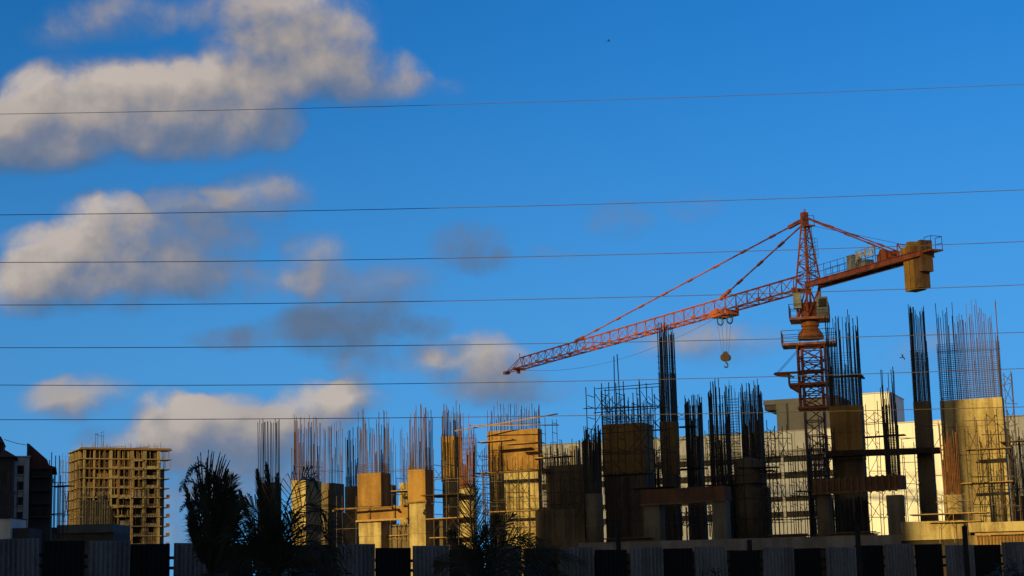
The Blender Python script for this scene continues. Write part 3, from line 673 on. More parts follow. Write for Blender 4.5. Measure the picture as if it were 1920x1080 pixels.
# ------------------------------------------------------------------ tower crane
YC = 115.0
mc = P(1521, 650, YC); cx, cy = mc.x, mc.y
def zc(py): return P(1521, py, YC).z
cr_ = thing('tower_crane', 'red tower crane with its jib pointing left over the site', 'crane', (cx, cy, 0))
J = Vector((-.447, .894, 0)).normalized(); N = Vector((J.y, -J.x, 0))      # along the jib, across it
K = Vector((0, 0, 1))
def C(j, n, z): return Vector((cx, cy, 0)) + J * j + N * n + K * z
def lattice_mast(name, half, z0, z1, step, rc, rb, m, ang, parent, brace_name='brace'):
    """square lattice: the part is its four corner chords' anchor, chords and braces are its sub-parts"""
    ca, sa = math.cos(ang), math.sin(ang)
    cs = [Vector((cx + (x * ca - y * sa) * half, cy + (x * sa + y * ca) * half, 0)) for x, y in ((-1, -1), (1, -1), (1, 1), (-1, 1))]
    n = int((z1 - z0) / step); st = (z1 - z0) / n
    p = box(name, Vector((cx, cy, z0 + .06)), (2 * half + .3, 2 * half + .3, .12), ang, m, parent)
    for k in range(1, n + 1):
        for i in range(4): bar('cross_bar', cs[i] + K * (z0 + k * st), cs[(i + 1) % 4] + K * (z0 + k * st), rb, m, p, 4)
    for c in cs: bar('chord', c + K * z0, c + K * z1, rc, m, p, 6)
    for k in range(n):
        for i in range(4):
            a, b = cs[i], cs[(i + 1) % 4]
            if (k + i) % 2: a, b = b, a
            bar(brace_name, a + K * (z0 + k * st), b + K * (z0 + (k + 1) * st), rb, m, p, 4)
    return p, cs
zj = zc(541)                                   # level of the jib's bottom chords
AM = R(-12)
lattice_mast('mast', .62, 0, zc(655), .92, .075, .034, 'crane', AM, cr_)
cage, ccs = lattice_mast('climbing_frame', .88, zc(768), zc(650), .82, .065, .038, 'crane', AM, cr_)
def ring_platform(name, half, z, ang, railh, m, parent, off=(0, 0), hole=.0, skip=()):
    ca, sa = math.cos(ang), math.sin(ang)
    o = box(name, Vector((cx + off[0], cy + off[1], z)), (2 * half[0], 2 * half[1], .16), ang, m, parent)
    cs = [Vector((cx + off[0] + x * half[0] * ca - y * half[1] * sa, cy + off[1] + x * half[0] * sa + y * half[1] * ca, z)) for x, y in ((-1, -1), (1, -1), (1, 1), (-1, 1))]
    for i in range(4):
        if i in skip: continue
        a, b = cs[i], cs[(i + 1) % 4]
        for h in (railh, railh * .52): bar('rail', a + K * h, b + K * h, .018, 'rail', o, 4)
        for q in range(4):
            p = a + (b - a) * (q / 3.0); bar('rail_post', p, p + K * railh, .018, 'rail', o, 4)
    return o
ring_platform('slewing_platform', (1.28, 1.1), zc(600), AM, .95, 'crane', cr_)
ring_platform('lower_platform', (1.75, 1.0), zc(647), AM, .9, 'crane', cr_, (-.12, 0))
ring_platform('frame_platform', (1.3, .95), zc(722), AM, .75, 'crane', cr_, (-.25, 0))
mb = MB()                                       # wedge brackets under the frame platform
for sy in (-.8, .8):
    ca, sa = math.cos(AM), math.sin(AM)
    def L(x, y, z): return Vector((cx + x * ca - y * sa, cy + x * sa + y * ca, z))
    mb.prism([L(-1.5, sy, zc(722) - .08), L(-.85, sy, zc(722) - .08), L(-.85, sy, zc(737))], L(0, sy + .06, 0) - L(0, sy, 0))
mb.build('bracket', 'crane', cr_)
mb = MB()                                       # hoisting beam for mast sections
for sy in (-.35, .35): mb.bar(L(-2.45, sy, zc(697)), L(.6, sy, zc(697)), .05, 4)
mb.prism([L(-2.55, -.38, zc(697) - .04), L(-1.6, -.38, zc(697) - .04), L(-1.2, -.38, zc(697) - .3), L(-2.2, -.38, zc(697) - .2)], L(0, .38, 0) - L(0, -.38, 0))
hb = mb.build('hoisting_beam', 'crane', cr_)
for sy in (-.35, .35): bar('stay', L(-2.3, sy, zc(697)), L(-.85, sy, zc(655)), .015, 'rope', hb, 4)
# slewing unit
mb = MB(); zl = zc(636)
mb.lathe((cx, cy, zl), [(.84, 0), (.88, .1), (.84, .2), (.80, .34), (.50, zc(614) - zl), (.60, zc(612) - zl), (.60, zc(603) - zl)], 20)
mb.build('slewing_unit', 'crane_orange', cr_, False)
# turret between slewing ring and jib
mb = MB(); zt0, zt1 = zc(597), zj + .1
for x in (-.55, .55):
    for y in (-.55, .55): mb.bar(C(x, y, zt0), C(x * .95, y * .95, zt1), .085, 6)
for s in (-.55, .55):
    mb.bar(C(-.55, s, zt0), C(.55, s, zt1), .05); mb.bar(C(s, -.55, zt0), C(s, .55, zt1), .05)
    mb.bar(C(.55, s, zt0), C(-.55, s, zt1), .05)
mb.box(C(0, 0, zt0 + .55), (.8, .8, 1.0), math.atan2(J.y, J.x))
mb.build('turret', 'crane', cr_)
rzJ = math.atan2(J.y, J.x)
def L2(x, y, z): return L(x, y, z)
o = box('electric_cabinet', L(-.72, -.55, zc(566)), (.52, .6, 1.0), AM, 'cabgrey', cr_)
box('cabinet_roof', L(-.72, -.55, zc(566) + .53), (.58, .66, .05), AM, 'cabgrey', o)
cab = box('operator_cab', L(.86, .15, zc(577)), (.72, 1.1, 1.25), AM, 'cabteal', cr_)
box('cab_base', L(.86, .15, zc(577) - .50), (.74, 1.12, .48), AM, 'cabblue', cab)
box('window', L(.90, -.41, zc(577) + .22), (.5, .03, .55), AM, 'glass', cab)
# tower head
za = zc(399)
mb = MB(); mb.box(C(0, 0, za - .45), (.36, .42, .95), rzJ); mb.bar(C(-.1, 0, za), C(-.1, 0, za + .25), .05, 6); mb.bar(C(.15, 0, za - .1), C(.15, 0, za + .45), .012)
hd = mb.build('tower_head', 'crane', cr_)
tops = [(.15, .14), (.15, -.14), (-.15, -.14), (-.15, .14)]; bots = [(.58, .58), (.58, -.58), (-.72, -.58), (-.72, .58)]
HT = [C(a, b, za - .6) for a, b in tops]; HB = [C(a, b, zj) for a, b in bots]
for a, b in zip(HB, HT): bar('chord', a, b, .065, 'crane', hd, 6)
nl = 8
for k in range(nl):
    for i in range(4):
        j = (i + 1) % 4; f0, f1 = k / nl, (k + 1) / nl
        a = HB[i].lerp(HT[i], f0); b = HB[j].lerp(HT[j], f1)
        if (k + i) % 2: a = HB[j].lerp(HT[j], f0); b = HB[i].lerp(HT[i], f1)
        bar('brace', a, b, .032, 'crane', hd, 4)
        if k: bar('brace', HB[i].lerp(HT[i], f0), HB[j].lerp(HT[j], f0), .026, 'crane', hd, 4)
pf = box('head_platform', C(-.55, -.1, zc(427)), (.7, .6, .08), rzJ, 'crane', cr_)
for s in ((-.85, -.35), (-.85, .15), (-.3, -.35)): bar('rail_post', C(s[0], s[1], zc(427)), C(s[0], s[1], zc(408)), .018, 'rail', pf, 4)
bar('rail', C(-.85, -.35, zc(409)), C(-.85, .15, zc(409)), .016, 'rail', pf, 4); bar('rail', C(-.85, -.35, zc(409)), C(-.3, -.35, zc(409)), .016, 'rail', pf, 4)
mb = MB()                                       # access ladder with hoops
A0, A1 = C(-1.0, -.2, zj + .2), C(-.62, -.1, zc(430))
for s in (-.17, .17): mb.bar(A0 + N * s, A1 + N * s, .018)
for k in range(15): q = A0.lerp(A1, k / 14); mb.bar(q - N * .17, q + N * .17, .013)
for k in range(6, 12):
    q = A0.lerp(A1, k / 14); mb.tube([q - N * .17, q - J * .3 - N * .25, q - J * .5, q - J * .3 + N * .25, q + N * .17], .012, 3)
for s in (-.2, 0, .2):
    mb.bar(A0.lerp(A1, 6 / 14) - J * .45 + N * s, A0.lerp(A1, 11 / 14) - J * .45 + N * s, .012)
mb.build('ladder', 'rail', cr_)
# jib: two bottom chords, one top chord, bracing
def jlen(px, py):                               # distance along the jib axis at a photo point on level zj
    d = ray(px, py); k = d.x / d.y; return (k * cy - cx) / (J.x - k * J.y)
JL = jlen(962, 700); JT = jlen(975, 690)
HJ, WJ = 1.02, .52
mb = MB()
mb.box(C(.9, 0, zj + .02), (.25, 2 * WJ + .2, .25), rzJ); mb.box(C(JT + .25, 0, zj), (.25, 2 * WJ + .15, .22), rzJ)
jib = mb.build('jib', 'crane', cr_)
for s in (-WJ, WJ): bar('bottom_chord', C(.55, s, zj), C(JT + .4, s, zj), .062, 'crane', jib, 6)
bar('top_chord', C(.45, 0, zj + HJ), C(JT, 0, zj + HJ * .92), .066, 'crane', jib, 6)
n = 30; st = (JT - .9) / n
for k in range(n):
    j0, j1, jm = .9 + k * st, .9 + (k + 1) * st, .9 + (k + .5) * st
    ht = HJ * (1 - .08 * jm / JT)
    for s in (-WJ, WJ):
        bar('brace', C(j0, s, zj), C(jm, 0, zj + ht), .027, 'crane', jib, 4)
        bar('brace', C(jm, 0, zj + ht), C(j1, s, zj), .027, 'crane', jib, 4)
    bar('lace', C(j0, -WJ, zj), C(j0, WJ, zj), .026, 'crane', jib, 4)
    bar('lace', C(j0, -WJ if k % 2 else WJ, zj), C(j1, WJ if k % 2 else -WJ, zj), .026, 'crane', jib, 4)
    if k % 3 == 0:
        for s in (-WJ, WJ): box('gusset', C(j0, s, zj + .1), (.5, .05, .2), rzJ, 'crane', jib)
mb = MB()                                       # pointed nose
for s in (-WJ, WJ):
    mb.bar(C(JT + .3, s, zj), C(JL + 1.2, s * .35, zj - .02), .05); mb.bar(C(JT, 0, zj + HJ * .92), C(JL + .9, s * .4, zj), .028); mb.bar(C(JT, 0, zj + HJ * .92), C(JT + .3, s, zj), .035)
mb.bar(C(JT, 0, zj + HJ * .9), C(JT, 0, zj + HJ + .35), .045)
mb.box(C(JL + 1.3, 0, zj - .05), (.5, .45, .25), rzJ); mb.box(C(JT + .3, 0, zj - .22), (.12, .3, .35), rzJ)
mb.build('nose', 'crane', jib)
# pendants
j_out, j_in = jlen(1080, 665), jlen(1352, 592)
for (jj, r, z0_) in ((j_out, .055, za - .45), (j_in, .055, za - .75)):
    a, b = C(.2, 0, z0_), C(jj, 0, zj + HJ * .97)
    o = bar('pendant', a, b, r, 'crane', cr_, 6); k = 9 if jj > 20 else 4
    for i in range(1, k):
        q = a.lerp(b, i / k); d = (b - a).normalized(); sqbar('link', q - d * .35, q + d * .35, .16, .13, 'crane', o)
    d = (b - a).normalized(); sqbar('link', b - d * 1.4, b, .18, .2, 'crane', o)
    if jj > 20: sqbar('link', a + d * .2, a + d * 1.6, .2, .24, 'crane', o)
# counter-jib
JC = jlen(1738, 484)                            # negative: towards the viewer
mb = MB()
for s in (-.52, .52):
    mb.box(C((-.45 + JC) / 2, s, zj + .12), (abs(JC) - .45, .10, .30), rzJ)
    mb.box(C((-.45 + JC) / 2, s, zj + .28), (abs(JC) - .45, .24, .04), rzJ)
    mb.box(C((-.45 + JC) / 2, s, zj - .04), (abs(JC) - .45, .24, .04), rzJ)
cj = mb.build('counter_jib', 'crane', cr_)
for k in range(7):
    j0 = -.9 + (JC + .9) * k / 7; j1 = -.9 + (JC + .9) * (k + 1) / 7
    bar('cross_brace', C(j0, -.5, zj), C(j1, .5, zj), .035, 'crane', cj, 4); bar('cross_beam', C(j1, -.5, zj + .05), C(j1, .5, zj + .05), .05, 'crane', cj, 4)
for k in range(5):
    j0 = JC * .10 + JC * .145 * k; box('deck_plate', C(j0 + JC * .072, 0, zj + .335), (abs(JC) * .14, .78, .05), rzJ, 'crane', cj)
def rail(j0, j1, s, h, parent, n=5):
    for hh in (h, h * .5): bar('rail', C(j0, s, zj + .32 + hh), C(j1, s, zj + .32 + hh), .016, 'rail', parent, 4)
    for k in range(n + 1): j = j0 + (j1 - j0) * k / n; bar('rail_post', C(j, s, zj + .3), C(j, s, zj + .32 + h), .018, 'rail', parent, 4)
rail(-1.2, JC * .40, -.62, .85, cj); rail(-1.2, JC * .40, .62, .85, cj)
rail(JC * .46, JC * .70, -.62, .8, cj, 4); rail(JC * .78, JC * .97, .62, .75, cj, 3)
# end step with hoop rail
ep = box('end_platform', C(JC - .55, 0, zj + .18), (.9, .9, .08), rzJ, 'crane', cr_)
for s in (-.42, .42):
    bar('rail_post', C(JC - .95, s, zj + .2), C(JC - .95, s, zj + 1.02), .02, 'rail', ep, 4); bar('rail_post', C(JC - .35, s, zj + .2), C(JC - .35, s, zj + 1.02), .02, 'rail', ep, 4)
    for h in (1.02, .62): bar('rail', C(JC - .95, s, zj + h), C(JC - .35, s, zj + h), .02, 'rail', ep, 4)
bar('rail', C(JC - .95, -.42, zj + 1.02), C(JC - .95, .42, zj + 1.02), .02, 'rail', ep, 4)
# cabinet, winch, sign
o = box('control_cabinet', C(JC * .43, -.1, zj + .78), (.62, .72, .88), rzJ, 'cabgrey', cr_)
box('cabinet_lid', C(JC * .43, -.1, zj + 1.24), (.68, .78, .05), rzJ, 'cabgrey', o)
box('motor_housing', C(JC * .52, 0, zj + .55), (.75, .62, .42), rzJ, 'cabgrey', cr_)
mb = MB(); w0 = C(JC * .70, 0, zj + .70)
mb.tube([w0 - N * .48, w0 - N * .44, w0 + N * .44, w0 + N * .48], [.36, .30, .30, .36], 14); mb.box(w0 - N * .5 - K * .2, (.9, .08, .5), rzJ); mb.box(w0 + N * .5 - K * .2, (.9, .08, .5), rzJ); mb.box(w0 - J * .55 - K * .1, (.35, .7, .35), rzJ)
mb.build('hoist_winch', 'crane', cr_)
# standing letters facing the street side
sa_ = C(JC * .505, -.66, zj + 1.02); sb_ = C(JC * .665, -.66, zj + 1.02)
mb = MB()
for h in (-.30, .30): mb.bar(sa_ + K * h, sb_ + K * h, .02)
for q in (0, 1): mb.bar(sa_.lerp(sb_, q) - K * .7, sa_.lerp(sb_, q) + K * .32, .025)
sg = mb.build('sign_frame', 'rail', cr_)
sx = (sb_ - sa_).normalized(); L_ = (sb_ - sa_).length
rot = Matrix(((sx.x, 0, -N.x * -1, 0), (sx.y, 0, -N.y * -1, 0), (0, 1, 0, 0), (0, 0, 0, 1)))
nrm = sx.cross(K)
rot = Matrix(((sx.x, 0, nrm.x, 0), (sx.y, 0, nrm.y, 0), (0, 1, 0, 0), (0, 0, 0, 1)))
fc = bpy.data.curves.new('sign_letters', 'FONT'); fc.body = 'JIANGLU'; fc.size = .78; fc.extrude = .03; fc.align_x = 'CENTER'; fc.align_y = 'CENTER'
fo = bpy.data.objects.new('sign_letters', fc); COL.objects.link(fo)
dg = bpy.context.evaluated_depsgraph_get(); fm = bpy.data.meshes.new_from_object(fo.evaluated_get(dg)); bpy.data.objects.remove(fo)
fm.materials.clear(); fm.materials.append(M['letter'])
wx = max(v.co.x for v in fm.vertices) - min(v.co.x for v in fm.vertices)
place('sign_letters', fm, sg, Matrix.Translation((sa_ + sb_) / 2 + nrm * .03) @ rot @ Matrix.Diagonal((L_ / wx, 1, 1, 1)))
# counterweights hanging through the end of the counter-jib
hw = zj + .95
for i, (j, thick, top, bot, m) in enumerate(((JC + 1.45, .52, .75, -1.95, 'weight'), (JC + .95, .40, 1.0, -1.95, 'weight'), (JC + .52, .40, .72, -1.9, 'weight_dark'), (JC + .12, .34, .95, -.95, 'weight_dark'))):
    mb = MB(); w = .42
    prof = [(-w, zj + bot), (w, zj + bot), (w, zj + top), (-w, zj + top)]
    mb.prism([C(j - thick / 2 + .01, a, z) for a, z in prof], J * (thick - .03))
    if i < 3: mb.prism([C(j - thick / 2 + .015, a, z) for a, z in ((-.62, zj + .32), (.62, zj + .32), (.62, zj + top - .02), (-.62, zj + top - .02))], J * (thick - .05))
    mb.build('counterweight', m, cr_)
for s in (-.2, .2):
    a, b = C(-.15, s * .7, za - .35), C(JC + 2.4, s * 2.2, zj + .55)
    o = bar('counter_pendant', a, b, .045, 'crane', cr_, 6); d = (b - a).normalized()
    for i in range(1, 4): q = a.lerp(b, i / 4); sqbar('link', q - d * .3, q + d * .3, .13, .11, 'crane', o)
mb = MB(); a = C(JC + 2.2, 0, zj + .3)
for s in (-.4, .4): mb.bar(a + N * s, a + N * s + K * .8 + J * .0, .05); mb.bar(a + N * s + K * .8, a + N * s + J * -.7, .04)
mb.bar(a - N * .4 + K * .8, a + N * .4 + K * .8, .04); mb.build('pendant_trestle', 'crane', cr_)
bar('hoist_rope', C(-.4, .0, za - .9), C(JC + 2.2, .1, zj + 1.1), .012, 'rope', cr_, 4)
# trolley, hook block and ropes
jt = jlen(1357, 590); zr = zj - .28
mb = MB()
for s in (-.62, .62): mb.box(C(jt, s, zr), (1.9, .09, .16), rzJ)
for q in (-.9, -.3, .3, .9): mb.box(C(jt + q, 0, zr), (.09, 1.3, .12), rzJ)
for s in (-.62, .62):
    for q in (-.75, .75): mb.box(C(jt + q, s, zr + .2), (.22, .16, .3), rzJ)
mb.box(C(jt + .3, -.5, zr + .3), (.7, .3, .35), rzJ); mb.box(C(jt - 1.15, 0, zr + .08), (.25, .9, .32), rzJ)
tr = mb.build('trolley', 'crane', cr_)
for (q, s) in ((-.2, -.45), (-1.1, -.25)):
    mb = MB(); c = C(jt + q, s, zr - .42)
    mb.tube([c + N * .24 * math.cos(i * math.pi / 8) + K * .30 * math.sin(i * math.pi / 8) for i in range(16)], .055, 5, True); mb.build('rope_ring', 'teal', tr)
zh = P(1357, 664, cy + J.y * jt).z
for (q, s) in ((.35, -.25), (.12, -.1), (-.12, .12), (-.35, .25)):
    bar('hoist_rope', C(jt + q * 1.2, s * 1.4, zr), C(jt + q * .45, s * .6, zh), .012, 'rope', cr_, 4)
mb = MB(); c = C(jt, 0, zh)
for s in (-.16, .16): mb.tube([c + N * s * 1.2 - J * .06 - K * .25, c + N * s * 1.2 + J * .06 - K * .25], .24, 14)
mb.tube([c - J * .06, c + J * .06], .2, 12)
mb.prism([c + N * a + K * b - J * .11 for a, b in ((-.13, .1), (.13, .1), (.3, -.28), (.12, -.52), (-.12, -.52), (-.3, -.28))], J * .22)
hk = mb.build('hook_block', 'hook', cr_)
mb = MB(); c2 = c - K * .62
mb.bar(c - K * .45, c2, .05, 6)
mb.tube([c2 + N * .15 * math.sin(i * .42) - K * (.17 - .17 * math.cos(i * .42)) for i in range(12)], [.055] * 9 + [.05, .04, .02], 6)
mb.build('hook', 'teal', hk)
pts = []                                        # slack trolley rope
for i in range(25):
    f = i / 24; j = JT + (jt - JT) * f; pts.append(C(j, 0, zj - .1 - 4 * 1.35 * f * (1 - f)))
mb = MB(); mb.tube(pts, .012, 4); mb.build('trolley_rope', 'rope', cr_)

# ------------------------------------------------------------------ birds
def bird(label, px, py, Y, span, tilt, yaw):
    c = P(px, py, Y); t = MB(); b = span * .5
    m = Matrix.Translation(c) @ Matrix.Rotation(yaw, 4, 'Z') @ Matrix.Rotation(tilt, 4, 'Y')
    L3 = lambda x, y, z: m @ Vector((x * b, y * b, z * b))
    t.tube([L3(0, -.55, 0), L3(0, -.42, .02), L3(0, -.15, .03), L3(0, .2, .02), L3(0, .5, 0), L3(0, .75, -.01)], [.02 * b, .10 * b, .16 * b, .15 * b, .08 * b, .03 * b], 8)
    for s in (-1, 1):
        ins = [(0.1 * s, -.28, .06), (.52 * s, -.38, .34), (1.0 * s, -.05, .12)]; outs = [(.1 * s, .22, .06), (.5 * s, .12, .31), (1.0 * s, -.05, .12)]
        top = [L3(*p) for p in ins] + [L3(*p) for p in reversed(outs[:2])]
        t.prism(top[:2] + top[3:], L3(0, 0, .04) - L3(0, 0, 0)); t.prism([top[1], top[2], top[3]], L3(0, 0, .04) - L3(0, 0, 0))
    t.prism([L3(-.06, .55, 0), L3(.06, .55, 0), L3(.2, 1.0, 0), L3(-.2, 1.0, 0)], L3(0, 0, .03) - L3(0, 0, 0))
    o = t.build('bird', 'bird'); tag(o, label, 'bird', 'birds in flight', 'thing')
bird('small dark bird flying between the two tall bar bundles on the right', 1692, 670, 80, .34, R(55), R(30))
bird('tiny dark bird high in the empty blue sky', 1141, 77, 110, .34, R(10), R(70))
# ------------------------------------------------------------------ overhead wires
WIRES = [((0, 214), (700, 200), (1920, 158)), ((0, 403), (960, 387), (1920, 356)), ((0, 492), (960, 482), (1920, 453)), ((0, 572), (960, 562), (1920, 534)),
         ((0, 652), (820, 647), (1920, 623)), ((0, 722), (1000, 716), (1920, 691)), ((0, 787), (1000, 780.5), (1920, 763))]
WL = ['topmost of the seven wires, crossing open sky', 'second wire from the top, crossing above the crane head', 'third wire from the top, crossing the crane head braces',
      'fourth wire from the top, passing just under the counterweights', 'fifth wire from the top, passing the slewing unit', 'sixth wire from the top, passing just below the jib tip', 'lowest of the seven wires, crossing the bar bundles']
for i, w in enumerate(WIRES):
    Yw = 52.0; p = [P(a, b, Yw) for a, b in w]
    xs = [q.x for q in p]; zs = [q.z for q in p]
    def zf(x):
        return sum(zs[k] * math.prod((x - xs[l]) / (xs[k] - xs[l]) for l in range(3) if l != k) for k in range(3))
    mb = MB(); mb.tube([(x, Yw, zf(x)) for x in [-46 + 92 * k / 46 for k in range(47)]], .0105 if i else .008, 5)
    o = mb.build('overhead_wire', 'wire', None, True); tag(o, 'thin grey-brown overhead wire, ' + WL[i], 'wire', 'overhead wires crossing the view', 'thing')

# ------------------------------------------------------------------ white building behind the site
FW = R(22)
fr = Fr(1008, 1572, 842, 205, FW)
t = thing('office_building', 'long white building with rows of dark strip windows behind the crane', 'building', fr.at(fr.w / 2, 8, 0))
fz = lambda py: P(1475, py, fr.at(fr.w * .84, 0, 0).y).z
fr.box('core_wall', 0, fr.w, .55, 16, 0, fz(809) - .02, 'seam', t)
rows = [(809, 843, 'white', 0), (843, 855, 'whiteband', .02), (866, 885, 'white', 0), (897, 931, 'white', 0), (940, 959, 'white', 0), (970, 1012, 'white', 0), (1013, 1060, 'white', 0)]
npn = 22; pw = fr.w / npn
for (r0, r1, m, ins) in rows:
    for i in range(npn): fr.box('panel', i * pw + .015, (i + 1) * pw - .015, ins, .5, fz(r1), fz(r0) - .02, m, t)
for (r0, r1) in ((855, 866), (885, 897), (931, 940), (959, 970)):
    for i in range(npn): fr.box('window', i * pw + (.05 if i % 3 else .3), (i + 1) * pw - .05, .36, .5, fz(r1) + .02, fz(r0) - .02, 'glass', t)
    for i in range(0, npn, 3): fr.box('mullion', i * pw - .05, i * pw + .28, .08, .5, fz(r1) + .01, fz(r0) - .03, 'whiteband', t)
fr.box('coping', -.05, fr.w + .05, -.06, .3, fz(809), fz(807), 'whiteband', t)
f2 = Fr(1431, 1572, 750, 203, FW)
t = thing('roof_block', 'grey rooftop block with an open notch at its left end, above the white building', 'building', f2.at(f2.w / 2, 4, fz(809)))
g = lambda py: P(1475, py, f2.at(f2.w * .3, 0, 0).y).z
an = f2.w * 24 / 141; aj = f2.w * 45 / 141
f2.box('roof_slab', 0, f2.w, 0, 7, g(757), g(748), 'shadeclad', t)
f2.box('soffit_beam', .05, an, .25, 7, g(767), g(757) - .02, 'seam', t)
f2.box('wall', an, aj - .12, .02, 6.8, fz(808), g(757) - .01, 'shadeclad', t)
f2.box('joint', aj - .12, aj + .12, .18, 6.8, fz(808), g(757) - .01, 'seam', t)
f2.box('wall', aj + .12, f2.w, .02, 6.8, fz(808), g(757) - .01, 'shadeclad', t)
f3 = Fr(1611, 1668, 738, 188, FW)
t = thing('stair_tower', 'brightly sunlit white tower block with a grey flank right of the shaded brown wall', 'building', f3.at(f3.w / 2, 4, 0))
h3 = lambda py: P(1640, py, f3.at(f3.w / 2, 0, 0).y).z
f3.box('core_wall', 0, f3.w, .1, 8.5, 0, h3(738), 'white', t)
zz = [h3(p) for p in (738.5, 775, 812, 850, 888, 926, 964, 1002)]
for i in range(len(zz) - 1):
    for k in range(2): f3.box('panel', f3.w * k / 2 + .012, f3.w * (k + 1) / 2 - .012, 0, .09, zz[i + 1] + .012, zz[i] - .012, 'white', t)
f3.box('coping', -.06, f3.w + .06, -.06, 8.56, h3(738) + .005, h3(736), 'whiteband', t)
f4 = Fr(1655, 1940, 797, 186, FW)
t = thing('annexe_building', 'lower sunlit white annexe whose shaded grey end closes the view at the right edge', 'building', f4.at(f4.w / 2, 6, 0))
h4 = lambda py: P(1730, py, f4.at(f4.w * .26, 0, 0).y).z
f4.box('core_wall', 0, f4.w, .1, 12, 0, h4(791), 'white', t)
zz = [h4(p) for p in (791.5, 838, 884, 930, 976)]
for i in range(len(zz) - 1):
    for k in range(10): f4.box('panel', f4.w * k / 10 + .012, f4.w * (k + 1) / 10 - .012, 0, .09, zz[i + 1] + .012, zz[i] - .012, 'white', t)
f4.box('coping', -.06, f4.w + .06, -.06, .4, h4(791) + .005, h4(789), 'whiteband', t)

# ------------------------------------------------------------------ unfinished tower far left
ft = Fr(157, 302, 842, 550, R(-27))
t = thing('unfinished_tower', 'far unfinished apartment tower of bare floors, sunlit, at the left', 'building', ft.at(ft.w / 2, 9, 0))
gz = lambda py: P(240, py, ft.at(ft.w * .55, 0, 0).y).z
ztop = gz(842); FH = (gz(842) - gz(986)) / 8; NF = 15
D = 17.0
ft.box('core', .8, ft.w - .4, 1.5, D, 0, ztop - .3, 'towdark', t)  # near-black core stands in for shade inside the open floors
for k in range(NF + 1):
    z = ztop - k * FH
    if z < 1: break
    ft.box('floor_slab', -1.2 + rnd(-.2, .2), ft.w + .3, -.35 - rnd(0, .5), D, z - .28, z, 'towconc', t)
    if k == 0: continue
for fa, w_, m in ((0, .7, 'towconc'), (.13, .5, 'towconc'), (.335, .8, 'towconc'), (.44, .4, 'towblock'), (.61, .8, 'towconc'), (.765, 1.1, 'towconc'), (.955, .9, 'towconc')):
    ft.box('column', fa * ft.w, fa * ft.w + w_, -.15, .7, 0, ztop - .3, m, t)
for b in (4.5, 9, 13.5, 16.3): ft.box('column', -.6, .1, b, b + .7, 0, ztop - .3, 'towconc', t)
for k in range(NF):
    z0, z1 = ztop - (k + 1) * FH + .002, ztop - k * FH - .29
    if z0 < 0: break
    if k:
        for (a0, a1, m) in ((.36, .44, 'towconc'), (.47, .61, 'towconc'), (.64, .765, 'towconc')):
            if rnd(0, 1) < .8: ft.box('parapet', a0 * ft.w, a1 * ft.w, -.05, .12, z0, z0 + rnd(.35, .75), m, t)
        for (a0, a1) in ((.15, .33), (.36, .44), (.455, .61), (.64, .76)):
            if rnd(0, 1) < .28: ft.box('infill_wall', (a0 + rnd(0, .03)) * ft.w, (a1 - rnd(0, .06)) * ft.w, .2, .45, z0, z1 - rnd(0, 1.6), random.choice(('towblock', 'towdark', 'towgrey')), t)
            if rnd(0, 1) < .3:
                e = rnd(-1.1, -.5); ft.box('ledge', a0 * ft.w, a1 * ft.w, e, -.3, z1 - rnd(.02, .5), z1 + .02, random.choice(('plank', 'towconc')), t)
        if 2 < k: ft.box('infill_wall', .02 * ft.w, .13 * ft.w, .25, .5, z0, z1 - rnd(.2, 1.2), 'towblock', t)
        if k in (4, 5, 8): ft.box('infill_wall', .81 * ft.w, .955 * ft.w, .1, .3, z0, z0 + 1.0, 'towblock', t); ft.box('infill_wall', .81 * ft.w, .85 * ft.w, .1, .3, z0 + 1.0, z1, 'towblock', t); ft.box('infill_wall', .92 * ft.w, .955 * ft.w, .1, .3, z0 + 1.0, z1, 'towblock', t)
        elif k > 8: ft.box('infill_wall', .81 * ft.w, .955 * ft.w, .1, .3, z0, z1, 'towblock', t)
        else: ft.box('parapet', .81 * ft.w, .955 * ft.w, -.05, .12, z0, z0 + .8, 'towconc', t)
    # props and shuttering between the slabs
    if k < 9:
        mb = MB(); N_ = 44 if k < 2 else 22
        for i in range(N_):
            a = rnd(0, .97 if k < 2 else rnd(.36, .8)) * ft.w; b = rnd(-.2, 1.8); q = ft.at(a, b, 0)
            mb.bar((q.x, q.y, z0), (q.x + rnd(-.2, .2), q.y, z1), .055, 4)
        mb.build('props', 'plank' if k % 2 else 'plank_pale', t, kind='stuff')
    # side face
    for b in (1.2, 3.2, 6.2, 10.5, 14.6):
        if rnd(0, 1) < .7: ft.box('infill_wall', -.5, -.3, b, b + 1.5, z0, z1 - rnd(.1, 1.4), 'towblock', t)
    # balcony bay at the right
    a0 = ft.w + .05
    if k < 2: ft.box('balcony_slab', a0 + .3, a0 + 3.4, -.5, 5, z1 + .0, z1 + .28, 'towconc', t)
    else:
        if z1 > 2: ft.box('balcony_slab', a0 + .3, a0 + 3.2, .8, 6, z1, z1 + .25, 'towconc', t)
        if k > 4: ft.box('balcony_parapet', a0 + 2.0, a0 + 3.2, .8, .98, z1 + .26, z1 + 1.1, 'towblock', t)
    if k < 2:
        mb = MB()
        for i in range(9):
            q = ft.at(a0 + rnd(.4, 3.3), rnd(-.3, 3), 0); mb.bar((q.x, q.y, z0), (q.x + rnd(-.15, .15), q.y, z1), .06, 4)
        mb.build('props', 'plank', t, kind='stuff')
ft.box('flank_wall', ft.w + .32, ft.w + 1.6, 1.6, 8, 0, ztop - 2 * FH - .3, 'towgrey', t)
mb = MB()
for i in range(80):
    q = ft.at(rnd(-.5, ft.w + 2.5), rnd(-.2, 8), 0); mb.bar((q.x, q.y, ztop), (q.x + rnd(-.3, .3), q.y, ztop + rnd(.3, 2.6)), .06, 4)
